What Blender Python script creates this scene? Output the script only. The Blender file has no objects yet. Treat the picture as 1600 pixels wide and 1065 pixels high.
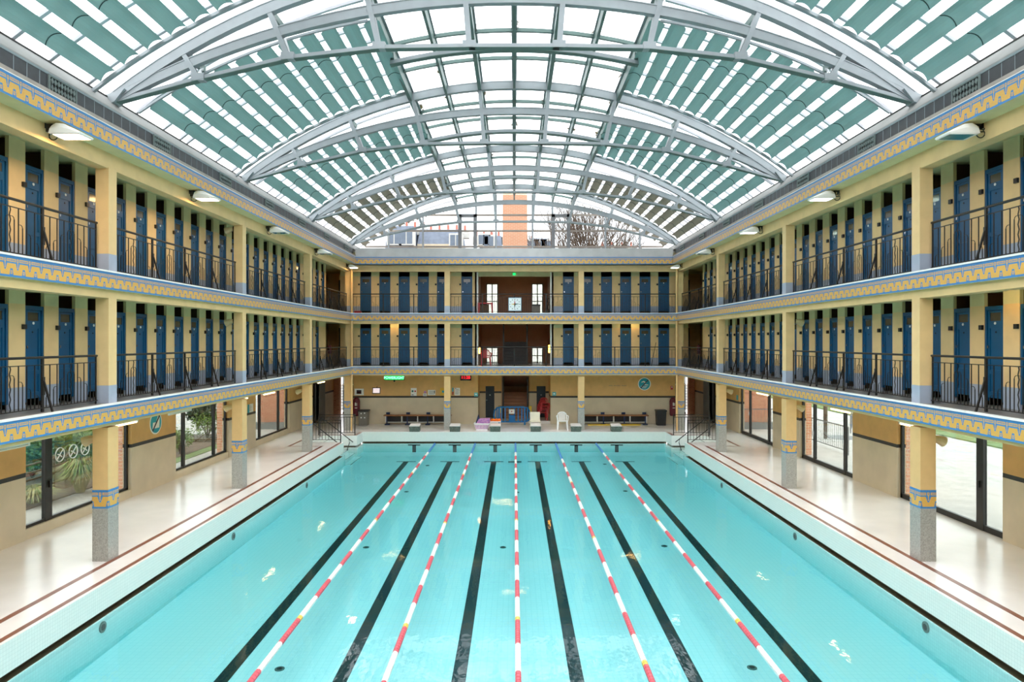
import bpy, math, random
from mathutils import Vector, Matrix
random.seed(7)
SC = bpy.context.scene
COL = SC.collection
PI = math.pi
H = 4.445            # camera height above the pool deck
# ---------------------------------------------------------------- camera, sky, exposure
cam_d = bpy.data.cameras.new('camera'); cam = bpy.data.objects.new('camera', cam_d); COL.objects.link(cam)
cam.location = (0, 0, H); cam.rotation_euler = (PI/2, 0, 0)
cam_d.sensor_width = 36.0; cam_d.lens = 36.0*1067/1600
cam_d.shift_x = -3.5/1600; cam_d.shift_y = 0.5/1600
cam_d.clip_end = 400
SC.camera = cam
SC.view_settings.view_transform = 'Standard'; SC.view_settings.look = 'None'
SC.view_settings.gamma = 1.0; SC.view_settings.use_curve_mapping = False
SC.view_settings.exposure = 2.2
W = bpy.data.worlds.new('overcast'); SC.world = W; W.use_nodes = True
bg = W.node_tree.nodes['Background']
bg.inputs['Color'].default_value = (0.965, 0.98, 1.0, 1); bg.inputs['Strength'].default_value = 1.25
SC.cycles.max_bounces = 8; SC.cycles.diffuse_bounces = 5; SC.cycles.glossy_bounces = 4
SC.cycles.transparent_max_bounces = 16; SC.cycles.transmission_bounces = 4; SC.cycles.volume_bounces = 0
SC.cycles.caustics_reflective = False; SC.cycles.caustics_refractive = False
SC.cycles.sample_clamp_indirect = 4.0

# ---------------------------------------------------------------- materials
def lin(c):
    return tuple((x/255/12.92 if x/255 <= .04045 else ((x/255+.055)/1.055)**2.4) for x in c) + (1,)
class V:                                   # arithmetic on node sockets
    nt = None
    def __init__(s, k): s.k = k
    @staticmethod
    def op(o, *a):
        n = V.nt.nodes.new('ShaderNodeMath'); n.operation = o
        for i, x in enumerate(a):
            if isinstance(x, V): V.nt.links.new(x.k, n.inputs[i])
            else: n.inputs[i].default_value = x
        return V(n.outputs[0])
    def __add__(s, o): return V.op('ADD', s, o)
    __radd__ = __add__
    def __sub__(s, o): return V.op('SUBTRACT', s, o)
    def __rsub__(s, o): return V.op('SUBTRACT', o, s)
    def __mul__(s, o): return V.op('MULTIPLY', s, o)
    __rmul__ = __mul__
    def __gt__(s, o): return V.op('GREATER_THAN', s, o)
    def __lt__(s, o): return V.op('LESS_THAN', s, o)
    def __and__(s, o): return V.op('MULTIPLY', s, o)
    def __or__(s, o): return V.op('MAXIMUM', s, o)
    def no(s): return V.op('SUBTRACT', 1.0, s)
M = {}
def base(name):
    m = bpy.data.materials.new(name); m.use_nodes = True; M[name] = m
    return m, m.node_tree, m.node_tree.nodes['Principled BSDF']
def coords(nt, scale=1.0, kind='Object'):
    t = nt.nodes.new('ShaderNodeTexCoord'); mp = nt.nodes.new('ShaderNodeMapping')
    nt.links.new(t.outputs[kind], mp.inputs[0])
    mp.inputs['Scale'].default_value = (scale,)*3 if not isinstance(scale, tuple) else scale
    return mp.outputs[0]
def mixc(nt, f, a, b):
    n = nt.nodes.new('ShaderNodeMix'); n.data_type = 'RGBA'
    if isinstance(f, (int, float)): n.inputs[0].default_value = f
    else: nt.links.new(f, n.inputs[0])
    for i, x in ((6, a), (7, b)):
        if isinstance(x, tuple): n.inputs[i].default_value = x
        else: nt.links.new(x, n.inputs[i])
    return n.outputs[2]
def noise(nt, vec, scale, detail=3, rough=.5):
    n = nt.nodes.new('ShaderNodeTexNoise'); n.inputs['Scale'].default_value = scale
    n.inputs['Detail'].default_value = detail; n.inputs['Roughness'].default_value = rough
    nt.links.new(vec, n.inputs['Vector']); return n.outputs['Fac']
def mat(name, rgb, rough=.6, vary=.06, scale=3.0, metal=0, spec=.5, bump=0, rgb2=None):
    m, nt, b = base(name)
    c = lin(rgb); c2 = lin(rgb2) if rgb2 else tuple(x*(1-vary*2.5) for x in c[:3]) + (1,)
    v = coords(nt)
    f = noise(nt, v, scale, 4)
    V.nt = nt
    r = nt.nodes.new('ShaderNodeMapRange'); r.inputs[1].default_value = .35; r.inputs[2].default_value = .7
    nt.links.new(f, r.inputs[0])
    nt.links.new(mixc(nt, r.outputs[0], c, c2), b.inputs['Base Color'])
    b.inputs['Roughness'].default_value = rough; b.inputs['Metallic'].default_value = metal
    b.inputs['Specular IOR Level'].default_value = spec
    if bump:
        bn = nt.nodes.new('ShaderNodeBump'); bn.inputs['Strength'].default_value = bump; bn.inputs['Distance'].default_value = .01
        nt.links.new(noise(nt, v, scale*8, 4), bn.inputs['Height']); nt.links.new(bn.outputs[0], b.inputs['Normal'])
    return m
def emit(name, rgb, strength):
    m, nt, b = base(name)
    b.inputs['Base Color'].default_value = lin(rgb); b.inputs['Emission Color'].default_value = lin(rgb)
    b.inputs['Emission Strength'].default_value = strength
    return m
def glassy(name, tint, refl=.06, dirt=0.0, dirtc=(220, 225, 225), stain=False):
    m, nt, b = base(name); nt.nodes.remove(b)
    out = nt.nodes['Material Output']
    tr = nt.nodes.new('ShaderNodeBsdfTransparent'); tr.inputs[0].default_value = lin(tint)
    gl = nt.nodes.new('ShaderNodeBsdfGlossy'); gl.inputs['Roughness'].default_value = .03
    fr = nt.nodes.new('ShaderNodeFresnel'); fr.inputs[0].default_value = 1.35
    mx = nt.nodes.new('ShaderNodeMixShader'); V.nt = nt
    nt.links.new((V(fr.outputs[0])*refl*10).k, mx.inputs[0]); nt.links.new(tr.outputs[0], mx.inputs[1]); nt.links.new(gl.outputs[0], mx.inputs[2])
    last = mx.outputs[0]
    if dirt:
        df = nt.nodes.new('ShaderNodeBsdfTranslucent'); df.inputs[0].default_value = lin(dirtc)
        m2 = nt.nodes.new('ShaderNodeMixShader'); m2.inputs[0].default_value = dirt
        nt.links.new(last, m2.inputs[1]); nt.links.new(df.outputs[0], m2.inputs[2]); last = m2.outputs[0]
    if stain:                                # rusty run-off along the glazing bars
        v = coords(nt)
        sp = nt.nodes.new('ShaderNodeSeparateXYZ'); nt.links.new(v, sp.inputs[0])
        x = V(sp.outputs[0]); a = V.op('ABSOLUTE', V.op('FRACT', x*(1/1.05)) - .5)
        n = V(noise(nt, v, .9, 5, .7))
        f = V.op('SUBTRACT', n + V.op('MINIMUM', a, .4)*1.1, .985)*16.0
        f.k.node.use_clamp = True
        df = nt.nodes.new('ShaderNodeBsdfDiffuse'); df.inputs[0].default_value = lin((150, 120, 80))
        m3 = nt.nodes.new('ShaderNodeMixShader'); nt.links.new(f.k, m3.inputs[0])
        nt.links.new(last, m3.inputs[1]); nt.links.new(df.outputs[0], m3.inputs[2]); last = m3.outputs[0]
    nt.links.new(last, out.inputs[0]); return m
def brick(name, c1, c2, mortar, sc=1.0, rough=.8):
    m, nt, b = base(name)
    t = nt.nodes.new('ShaderNodeTexCoord')
    sp = nt.nodes.new('ShaderNodeSeparateXYZ'); nt.links.new(t.outputs['Object'], sp.inputs[0])
    cb = nt.nodes.new('ShaderNodeCombineXYZ'); V.nt = nt
    nt.links.new((V(sp.outputs[0])+V(sp.outputs[1])).k, cb.inputs[0]); nt.links.new(sp.outputs[2], cb.inputs[1])
    br = nt.nodes.new('ShaderNodeTexBrick'); nt.links.new(cb.outputs[0], br.inputs[0])
    br.inputs['Color1'].default_value = lin(c1); br.inputs['Color2'].default_value = lin(c2); br.inputs['Mortar'].default_value = lin(mortar)
    br.inputs['Scale'].default_value = sc; br.inputs['Brick Width'].default_value = .22; br.inputs['Row Height'].default_value = .07; br.inputs['Mortar Size'].default_value = .008
    nt.links.new(br.outputs[0], b.inputs['Base Color']); b.inputs['Roughness'].default_value = rough
    return m
def tiles(name, c1, c2, grout, size, rough=.25, wall=False):
    m, nt, b = base(name)
    t = nt.nodes.new('ShaderNodeTexCoord')
    sp = nt.nodes.new('ShaderNodeSeparateXYZ'); nt.links.new(t.outputs['Object'], sp.inputs[0]); V.nt = nt
    cb = nt.nodes.new('ShaderNodeCombineXYZ')
    nt.links.new((V(sp.outputs[0])+V(sp.outputs[1])*(1.0 if wall else 0.0)).k, cb.inputs[0]); nt.links.new(sp.outputs[2 if wall else 1], cb.inputs[1])
    br = nt.nodes.new('ShaderNodeTexBrick'); br.offset = 0; nt.links.new(cb.outputs[0], br.inputs[0])
    br.inputs['Color1'].default_value = lin(c1); br.inputs['Color2'].default_value = lin(c2); br.inputs['Mortar'].default_value = lin(grout)
    br.inputs['Scale'].default_value = 1; br.inputs['Brick Width'].default_value = size; br.inputs['Row Height'].default_value = size; br.inputs['Mortar Size'].default_value = size*.05
    nt.links.new(br.outputs[0], b.inputs['Base Color']); b.inputs['Roughness'].default_value = rough
    return m
def frieze_mat():
    m, nt, b = base('mosaic_frieze'); V.nt = nt
    t = nt.nodes.new('ShaderNodeTexCoord'); sp = nt.nodes.new('ShaderNodeSeparateXYZ'); nt.links.new(t.outputs['UV'], sp.inputs[0])
    u, v = V(sp.outputs[0]), V(sp.outputs[1])
    a = V.op('ABSOLUTE', V.op('FRACT', u) - .5)
    upper = V.op('MINIMUM', V.op('MAXIMUM', a - .045, 0.0)*2.6 + .34, .64)
    body = (v < upper) & (v > .10)
    cut = (a > (v*.2 + .325)) & (v < .40)
    body = body & cut.no()
    sq = (a > .43) & (v > .14) & (v < .31) & ((a > .472) & (v > .195) & (v < .255)).no()
    key = ((a < .07) & (v > .70) & (v < .865) & ((a < .03) & (v > .755) & (v < .81)).no()) | ((a < .028) & (v > .42) & (v < .72))
    dots = (V.op('FRACT', a*13.0) > .5) & (v > .765) & (v < .80)
    box = (a > .135) & (v > .715) & (v < .86) & (((a > .185) & (v > .755) & (v < .815)) & dots.no()).no()
    yel = body | sq | key | box
    ob = coords(nt)
    n1 = noise(nt, ob, 90, 1); n2 = noise(nt, ob, 2.5, 3)
    blue = mixc(nt, n1, lin((84, 150, 205)), lin((40, 110, 175)))
    gold = mixc(nt, n1, lin((236, 190, 100)), lin((205, 150, 66)))
    nt.links.new(mixc(nt, yel.k, blue, gold), b.inputs['Base Color'])
    b.inputs['Roughness'].default_value = .35
    return m
def water_mat():
    m, nt, b = base('pool_water'); nt.nodes.remove(b); V.nt = nt
    out = nt.nodes['Material Output']
    v = coords(nt, (1.0, .55, 1.0))
    n1 = V(noise(nt, v, 2.2, 3, .55)); n2 = V(noise(nt, v, 14, 2, .5))
    bn = nt.nodes.new('ShaderNodeBump'); bn.inputs['Strength'].default_value = 1.0; bn.inputs['Distance'].default_value = .0045
    nt.links.new((n1 + n2*.12).k, bn.inputs['Height'])
    tr = nt.nodes.new('ShaderNodeBsdfTransparent'); tr.inputs[0].default_value = (1, 1, 1, 1)
    gl = nt.nodes.new('ShaderNodeBsdfGlossy'); gl.inputs['Roughness'].default_value = .02
    nt.links.new(bn.outputs[0], gl.inputs['Normal'])
    fr = nt.nodes.new('ShaderNodeFresnel'); fr.inputs[0].default_value = 1.333; nt.links.new(bn.outputs[0], fr.inputs['Normal'])
    mx = nt.nodes.new('ShaderNodeMixShader')
    nt.links.new(V.op('MINIMUM', V(fr.outputs[0])*1.1, .12).k, mx.inputs[0]); nt.links.new(tr.outputs[0], mx.inputs[1]); nt.links.new(gl.outputs[0], mx.inputs[2])
    nt.links.new(mx.outputs[0], out.inputs[0])
    va = nt.nodes.new('ShaderNodeVolumeAbsorption'); va.inputs[0].default_value = (.235, .795, .843, 1); va.inputs[1].default_value = .70
    nt.links.new(va.outputs[0], out.inputs['Volume'])
    return m
frieze_mat(); water_mat()
mat('cream_paint', (234, 200, 144), .55, .04)
mat('ochre_paint', (220, 172, 104), .55, .05)
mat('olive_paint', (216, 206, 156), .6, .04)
mat('plinth_paint', (168, 178, 196), .55, .05)
mat('beige_wall', (214, 198, 170), .6, .05, 1.5)
mat('dark_band', (44, 40, 34), .4)
mat('deck_terrazzo', (240, 233, 230), .22, .03, 1.2)
mat('brown_tile', (138, 84, 66), .3, .12, 6)
mat('granite', (176, 174, 166), .5, .14, 40)
mat('grey_concrete', (196, 194, 194), .7, .06, 2)
mat('lip_concrete', (180, 168, 160), .7, .08, 4)
mat('white_concrete', (146, 146, 144), .7, .05, 2)
mat('gallery_floor', (120, 116, 112), .35, .08, 2)
mat('slab_edge', (246, 244, 240), .5, .03)
mat('slate_tile', (80, 80, 84), .45, .08, 5)
mat('tile_joint', (150, 160, 165), .5)
mat('vent_metal', (120, 132, 130), .5)
mat('blue_door', (6, 80, 122), .38, .06)
mat('door_dark_glass', (84, 76, 60), .15, .15)  # dark brown glass of the cabin door transoms
mat('cabin_brown', (92, 70, 48), .8, .08)
mat('white_enamel', (240, 240, 236), .35)
mat('black_metal', (34, 31, 28), .42, .1)
mat('black_hole', (14, 14, 14), .6)
mat('steel_paint', (142, 149, 153), .45, .05)
mat('gable_rail', (140, 130, 120), .5)
mat('gable_door', (112, 114, 116), .5)
mat('glazing_bar', (176, 176, 182), .5)
mat('steel_green', (84, 108, 103), .5, .06)
def fabric(name, rgb, thru):
    m, nt, b = base(name); out = nt.nodes['Material Output']
    b.inputs['Base Color'].default_value = lin(rgb); b.inputs['Roughness'].default_value = .85
    tl = nt.nodes.new('ShaderNodeBsdfTranslucent'); tl.inputs[0].default_value = lin(rgb)
    mx = nt.nodes.new('ShaderNodeMixShader'); mx.inputs[0].default_value = thru
    nt.links.new(b.outputs[0], mx.inputs[1]); nt.links.new(tl.outputs[0], mx.inputs[2]); nt.links.new(mx.outputs[0], out.inputs[0])
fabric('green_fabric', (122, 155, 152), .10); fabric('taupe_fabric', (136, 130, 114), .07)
mat('seam', (40, 70, 70), .6)
mat('chrome', (200, 202, 205), .2, .02, metal=1)
mat('lamp_shell', (236, 234, 228), .35, .03)
mat('lamp_glass_off', (80, 140, 145), .08, .05)
mat('pool_white', (236, 240, 236), .35, .02)
tiles('pool_wall_tile', (232, 238, 232), (228, 235, 229), (212, 220, 214), .06, wall=True)
tiles('side_tile_water_tint', (186, 226, 224), (180, 222, 220), (168, 210, 208), .06, wall=True)  # aqua cast of light through deeper water, put into the tile colour
tiles('pool_floor_tile', (236, 244, 242), (233, 243, 241), (222, 236, 234), .12)
mat('line_black', (26, 34, 36), .4)
mat('gutter_dark', (96, 88, 66), .5, .1)
mat('rope_red', (214, 92, 104), .45, .05)
mat('rope_white', (244, 242, 236), .45, .02)
mat('rope_blue', (64, 134, 206), .45, .04)
mat('rope_yellow', (238, 200, 96), .45, .04)
mat('stone_dark', (110, 118, 108), .7, .25, 25)
mat('wood_bench', (158, 102, 54), .45, .12, 6)
mat('navy', (20, 44, 84), .45)
mat('bin_grey', (122, 116, 106), .5)
mat('bin_black', (34, 34, 36), .5)
mat('maroon', (106, 24, 42), .45)
mat('red_plastic', (190, 38, 46), .35)
mat('white_plastic', (246, 246, 244), .35, .02)
mat('beige_plastic', (226, 218, 196), .5)
mat('blue_plastic', (10, 112, 180), .4)
mat('yellow_plastic', (236, 196, 40), .45)
mat('orange_cloth', (246, 118, 20), .7)
mat('purple_cloth', (164, 112, 176), .8, .3, 14, rgb2=(214, 150, 190))
mat('door_dark', (16, 36, 52), .45)
mat('hall_brown', (168, 124, 100), .7, .05)
mat('teal_sign', (28, 160, 180), .45)
mat('cyan_sign', (92, 196, 204), .5)
mat('paper_white', (238, 236, 228), .6, .02)
mat('paper_yellow', (232, 186, 60), .6)
mat('sign_red', (176, 40, 46), .5)
mat('sign_dark', (70, 44, 54), .5)
mat('sign_green', (40, 110, 96), .5)
mat('clock_face', (228, 238, 240), .4, .02)
mat('clock_frame', (110, 150, 172), .4)
mat('speaker_beige', (224, 204, 156), .5)
mat('foliage', (100, 150, 80), .7, .3, 3, rgb2=(48, 84, 40))
mat('foliage_light', (150, 172, 84), .7, .3, 3, rgb2=(84, 116, 52))
mat('foliage_dark', (62, 86, 56), .7, .3, 3)
mat('pampas', (186, 178, 118), .8, .2, 4)
mat('bark', (118, 98, 82), .8, .2, 6)
mat('lawn', (132, 152, 88), .9, .2, 4)
mat('soil', (120, 96, 74), .9, .2, 3)
mat('gravel', (196, 190, 182), .9, .12, 12)
mat('paving', (214, 208, 202), .7, .08, 2)
mat('fence_wood', (120, 92, 56), .8, .15, 8)
mat('fence_steel', (130, 130, 132), .5)
brick('brick_red', (196, 116, 84), (212, 142, 106), (204, 184, 164))
brick('brick_pale', (222, 150, 112), (226, 160, 122), (222, 196, 172), 1/1.5)
mat('facade_cream', (236, 218, 188), .8, .05)
mat('facade_white', (238, 234, 226), .8, .05)
mat('roof_slate', (140, 148, 164), .6, .1)
mat('chimney_pot', (214, 130, 110), .7)
mat('window_dark', (120, 132, 148), .2)
emit('tube_lit', (255, 214, 140), 4.5)
emit('flood_lit', (255, 206, 140), 14)
emit('flood_cool', (226, 255, 240), 3)
emit('led_green', (150, 255, 200), .6)
emit('led_green_bar', (10, 200, 84), .22)
emit('led_red', (255, 30, 40), .6)
emit('exit_green', (30, 220, 110), .35)
emit('lamp_amber', (255, 170, 60), 4.0)
emit('screen', (240, 222, 226), .16)
glassy('roof_glass', (248, 250, 250), .04, .10)
glassy('roof_glass_centre', (246, 250, 250), .04, .06, stain=True)
glassy('window_glass', (216, 222, 220), .04)
glassy('gable_glass', (158, 162, 164), .03)
tubes_off = mat('tube_off', (232, 226, 206), .4)

# ---------------------------------------------------------------- mesh builder
class MB:
    def __init__(s): s.v = []; s.f = []; s.m = []; s.uv = {}; s.mats = []
    def mi(s, name):
        if name not in s.mats: s.mats.append(name)
        return s.mats.index(name)
    def face(s, pts, m, uv=None):
        i = len(s.v); s.v += [tuple(p) for p in pts]; s.f.append(tuple(range(i, i+len(pts)))); s.m.append(s.mi(m))
        if uv: s.uv[len(s.f)-1] = uv
        return s
    def box(s, x0, x1, y0, y1, z0, z1, m):
        if x0 > x1: x0, x1 = x1, x0
        if y0 > y1: y0, y1 = y1, y0
        if z0 > z1: z0, z1 = z1, z0
        i = len(s.v); s.v += [(x, y, z) for z in (z0, z1) for y in (y0, y1) for x in (x0, x1)]
        k = s.mi(m)
        for q in ((0, 2, 3, 1), (4, 5, 7, 6), (0, 1, 5, 4), (2, 6, 7, 3), (0, 4, 6, 2), (1, 3, 7, 5)):
            s.f.append(tuple(i+a for a in q)); s.m.append(k)
        return s
    def hexa(s, P, m):                      # 8 points, bottom ring then top ring
        i = len(s.v); s.v += [tuple(p) for p in P]; k = s.mi(m)
        for q in ((3, 2, 1, 0), (4, 5, 6, 7), (0, 1, 5, 4), (1, 2, 6, 5), (2, 3, 7, 6), (3, 0, 4, 7)):
            s.f.append(tuple(i+a for a in q)); s.m.append(k)
        return s
    def tube(s, pts, r, m, seg=6, r2=None, cap=True):
        pts = [Vector(p) for p in pts]; n = len(pts); k = s.mi(m); rings = []
        up = Vector((0, 0, 1))
        for j, p in enumerate(pts):
            d = (pts[min(j+1, n-1)] - pts[max(j-1, 0)]).normalized()
            u = d.cross(up)
            if u.length < .05: u = d.cross(Vector((0, 1, 0)))
            u.normalize(); w = d.cross(u).normalized()
            rr = r if r2 is None else r+(r2-r)*j/max(1, n-1)
            i = len(s.v); rings.append(i)
            for q in range(seg):
                t = 2*PI*(q+.5)/seg
                s.v.append(tuple(p+u*math.cos(t)*rr+w*math.sin(t)*rr))
        for a, b in zip(rings, rings[1:]):
            for q in range(seg):
                s.f.append((a+q, a+(q+1) % seg, b+(q+1) % seg, b+q)); s.m.append(k)
        if cap:
            s.f.append(tuple(rings[0]+q for q in reversed(range(seg)))); s.m.append(k)
            s.f.append(tuple(rings[-1]+q for q in range(seg))); s.m.append(k)
        return s
    def prism(s, poly, axis, a, b, m):      # polygon extruded along an axis; poly in the two other axes in order
        n = len(poly); i = len(s.v); k = s.mi(m)
        def P(p, t):
            return {'x': (t, p[0], p[1]), 'y': (p[0], t, p[1]), 'z': (p[0], p[1], t)}[axis]
        s.v += [P(p, a) for p in poly] + [P(p, b) for p in poly]
        s.f.append(tuple(i+q for q in reversed(range(n)))); s.m.append(k)
        s.f.append(tuple(i+n+q for q in range(n))); s.m.append(k)
        for q in range(n):
            s.f.append((i+q, i+(q+1) % n, i+n+(q+1) % n, i+n+q)); s.m.append(k)
        return s
    def cyl(s, c, r, h, m, seg=12, axis='z', r2=None):
        d = {'x': Vector((1, 0, 0)), 'y': Vector((0, 1, 0)), 'z': Vector((0, 0, 1))}[axis]
        return s.tube([Vector(c), Vector(c)+d*h], r, m, seg, r2)
    def sphere(s, c, r, m, u=10, w=6, sz=1.0):
        k = s.mi(m); i = len(s.v)
        for a in range(w+1):
            for b in range(u):
                t = PI*a/w; p = 2*PI*b/u
                s.v.append((c[0]+r*math.sin(t)*math.cos(p), c[1]+r*math.sin(t)*math.sin(p), c[2]+r*sz*math.cos(t)))
        for a in range(w):
            for b in range(u):
                s.f.append((i+a*u+b, i+(a+1)*u+b, i+(a+1)*u+(b+1) % u, i+a*u+(b+1) % u)); s.m.append(k)
        return s
    def build(s, name, parent=None, smooth=False, fix=True):
        me = bpy.data.meshes.new(name); me.from_pydata(s.v, [], s.f)
        for n in s.mats: me.materials.append(M[n])
        me.polygons.foreach_set('material_index', s.m)
        if s.uv:
            l = me.uv_layers.new(name='UVMap')
            for fi, uv in s.uv.items():
                for q, li in enumerate(me.polygons[fi].loop_indices): l.data[li].uv = uv[q]
        if fix and not s.uv:
            import bmesh
            bm = bmesh.new(); bm.from_mesh(me); bmesh.ops.recalc_face_normals(bm, faces=bm.faces); bm.to_mesh(me); bm.free()
        if smooth: me.shade_smooth()
        o = bpy.data.objects.new(name, me); COL.objects.link(o)
        if parent is not None: o.parent = parent
        return o
def tag(o, label, cat, group=None, kind=None):
    o['label'] = label; o['category'] = cat
    if group: o['group'] = group
    if kind: o['kind'] = kind
    return o
def thing(name, label, cat, loc=(0, 0, 0), rz=0, group=None, kind='thing'):
    o = bpy.data.objects.new(name, None); COL.objects.link(o); o.empty_display_size = .1
    o.location = loc; o.rotation_euler = (0, 0, rz)
    return tag(o, label, cat, group, kind)
def struct(o, label=None, cat=None):
    o['kind'] = 'structure'
    if label: o['label'] = label
    if cat: o['category'] = cat
    return o
def copy_tree(o, loc, rz, label, group=None, name=None):
    r = o.copy(); COL.objects.link(r); r.location = loc; r.rotation_euler = (0, 0, rz); r['label'] = label
    if group: r['group'] = group
    for c in o.children:
        d = c.copy(); COL.objects.link(d); d.parent = r
        for g in c.children:
            e = g.copy(); COL.objects.link(e); e.parent = d
    return r
ORD = ['first', 'second', 'third', 'fourth', 'fifth', 'sixth', 'seventh', 'eighth', 'ninth', 'tenth', 'eleventh', 'twelfth']
SIDE = {-1: 'left', 1: 'right'}
# ================================================================ the hall
F1, F2 = H-1.253, H+1.411               # gallery floors
C0, C1, C2 = 2.80, 5.40, 8.195          # ceilings below / above
XW, XG = 9.2, 10.9                      # cabin wall and ground wall, from the centre line
YF, YG = 35.3, 36.7                     # the same at the far end
COLY = [13.97+6.807*k for k in (-2, -1, 0, 1, 2, 3)]
BAYN = 6.807
LX = [(i-2.5)*1.985+.06 for i in range(6)]      # lane lines, also the starting blocks
RX = [(i-2)*1.975+.06 for i in range(5)]        # lane ropes
def fz(y): return -.585-(.40+(33.5-y)*.0115)    # pool floor
ZW = -.585
def bx(mb, s, X0, X1, y0, y1, z0, z1, m): return mb.box(s*X0, s*X1, y0, y1, z0, z1, m)

# ---- pool deck with its two inlaid lines
d = MB()
for s in (-1, 1):
    bx(d, s, 7.52, 14.0, -3, 30.1, -.3, 0, 'deck_terrazzo') if False else None
    bx(d, s, 7.52, 11.15, -3, 30.1, -.3, 0, 'deck_terrazzo')
    bx(d, s, 9.0, 11.15, 30.1, 32.2, -.3, 0, 'deck_terrazzo')
    bx(d, s, 7.42, 11.15, 32.2, 33.52, -.3, 0, 'deck_terrazzo')
    for X0, X1, y0, y1 in ((7.58, 7.68, -3, 30.0), (8.1, 8.21, -3, 28.9), (8.1, 9.6, 28.9, 29.0), (9.5, 9.6, 29.0, 31.4),
                           (7.48, 7.58, 32.3, 33.4), (7.58, 9.6, 32.3, 32.38), (7.48, 7.58, 33.4, 33.4)):
        bx(d, s, X0, X1, y0, y1, -.01, .003, 'brown_tile')
d.box(-11.15, 11.15, 33.52, 36.9, -.3, 0, 'deck_terrazzo')
for s in (-1, 1): bx(d, s, 8.6, 11.15, 36.9, 43, -.3, 0, 'deck_terrazzo')
d.box(-8.6, 8.6, 36.9, 43, -.3, .15, 'deck_terrazzo')
d.box(-7.5, 7.5, 33.60, 33.70, -.01, .003, 'deck_terrazzo')
d.box(-7.52, 7.52, -3, .6, -.3, 0, 'deck_terrazzo')
struct(d.build('floor'), 'glossy cream terrazzo pool deck with two brown inlaid lines', 'floor')

# ---- pool basin
p = MB()
for s in (-1, 1):
    bx(p, s, 7.51, 7.8, .6, 30.09, -.47, -.002, 'pool_wall_tile')
    bx(p, s, 7.68, 7.9, .6, 30.1, -.66, -.47, 'gutter_dark')
    bx(p, s, 7.45, 7.475, .6, 30.1, -2.0, -.567, 'side_tile_water_tint'); bx(p, s, 7.475, 7.8, .6, 30.1, -2.0, -.62, 'gutter_dark')
    bx(p, s, 7.41, 9.2, 32.19, 33.6, -.47, -.002, 'pool_white')
    bx(p, s, 7.52, 9.2, 32.3, 33.6, -.567, -.47, 'gutter_dark')
    bx(p, s, 7.40, 9.2, 32.2, 33.6, -2.0, -.567, 'pool_wall_tile')
    bx(p, s, 8.99, 9.2, 30.0, 32.3, -2.0, -.002, 'pool_white')
    for k in range(6):                                     # entry steps in the niche
        bx(p, s, 9.0-.3*k, 8.7-.3*k, 30.1, 32.2, -2.0, -.165*(k+1), 'pool_white')
        bx(p, s, 8.72-.3*k, 8.7-.3*k, 30.1, 32.2, -.165*(k+1), -.165*(k+1)+.004, 'line_black')
p.box(-7.42, 7.42, 33.51, 33.8, -.47, -.002, 'pool_wall_tile')
p.box(-7.5, 7.5, 33.66, 33.9, -.66, -.47, 'gutter_dark')
p.box(-7.5, 7.5, 33.46, 33.485, -2.0, -.567, 'side_tile_water_tint'); p.box(-7.5, 7.5, 33.485, 33.8, -2.0, -.62, 'gutter_dark')
p.box(-7.6, 7.6, .4, .61, -2.0, -.002, 'pool_wall_tile')
y0, y1 = .6, 33.46
p.face([(-7.5, y0, fz(y0)), (7.5, y0, fz(y0)), (7.5, y1, fz(y1)), (-7.5, y1, fz(y1))], 'pool_floor_tile')
def mark(x0, x1, ya, yb): p.face([(x0, ya, fz(ya)+.004), (x1, ya, fz(ya)+.004), (x1, yb, fz(yb)+.004), (x0, yb, fz(yb)+.004)], 'line_black')
for x in LX:
    mark(x-.12, x+.12, 2.0, 30.9); mark(x-.44, x+.44, 30.9, 31.06)
    p.face([(x-.30, 33.455, -.605), (x+.30, 33.455, -.605), (x+.30, 33.455, -.655), (x-.30, 33.455, -.655)], 'line_black')
    p.face([(x-.09, 33.455, -.655), (x+.09, 33.455, -.655), (x+.09, 33.455, -.985), (x-.09, 33.455, -.985)], 'line_black')
mark(-.27, .33, 30.75, 31.1)
struct(p.build('pool_basin', fix=False), 'white tiled pool basin with six black lane lines and overflow gutter', 'pool')
# ---- water
w = MB()
ol = [(-7.46, .5)] + [(7.46, .5), (7.46, 30.1), (8.05, 30.1), (8.05, 32.2), (7.41, 32.2), (7.41, 33.47),
      (-7.41, 33.47), (-7.41, 32.2), (-8.05, 32.2), (-8.05, 30.1), (-7.46, 30.1)]
w.prism(ol, 'z', -1.9, ZW, 'pool_water')
struct(w.build('water'), 'clear turquoise pool water', 'water')

# ---- round inlets set in the basin
inl = MB(); inl.cyl((0, 0, 0), .085, .012, 'steel_green', 14); inl.cyl((0, 0, .012), .05, .004, 'black_hole', 10)
spots = []
for (px, py) in ((572, 855), (437, 1045), (786, 855), (1038, 853), (1175, 1043), (668, 727), (945, 725), (635, 768), (977, 767), (808, 769)):
    y = 20.0
    for _ in range(30): y = 1067*(H-fz(y))/(py-533)
    spots.append(((px-803.5)/1067*y, y))
o0 = None
for i, (x, y) in enumerate(spots):
    r = 'far' if y > 28 else ('middle' if y > 17 else 'near')
    lab = 'round floor inlet in the %s part of the pool, %s' % (r, 'left of the centre rope' if x < -.5 else ('right of the centre rope' if x > .5 else 'beside the centre rope'))
    if o0 is None: o0 = o = inl.build('floor_inlet')
    else: o = o0.copy(); COL.objects.link(o)
    o.location = (x, y, fz(y)); tag(o, lab, 'pool inlet', 'round inlets in the pool floor', 'thing')
inw = MB(); inw.cyl((0, 0, 0), .10, .02, 'steel_green', 14, 'x'); inw.cyl((.02, 0, 0), .06, .004, 'black_hole', 10, 'x')
o0 = None
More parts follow.
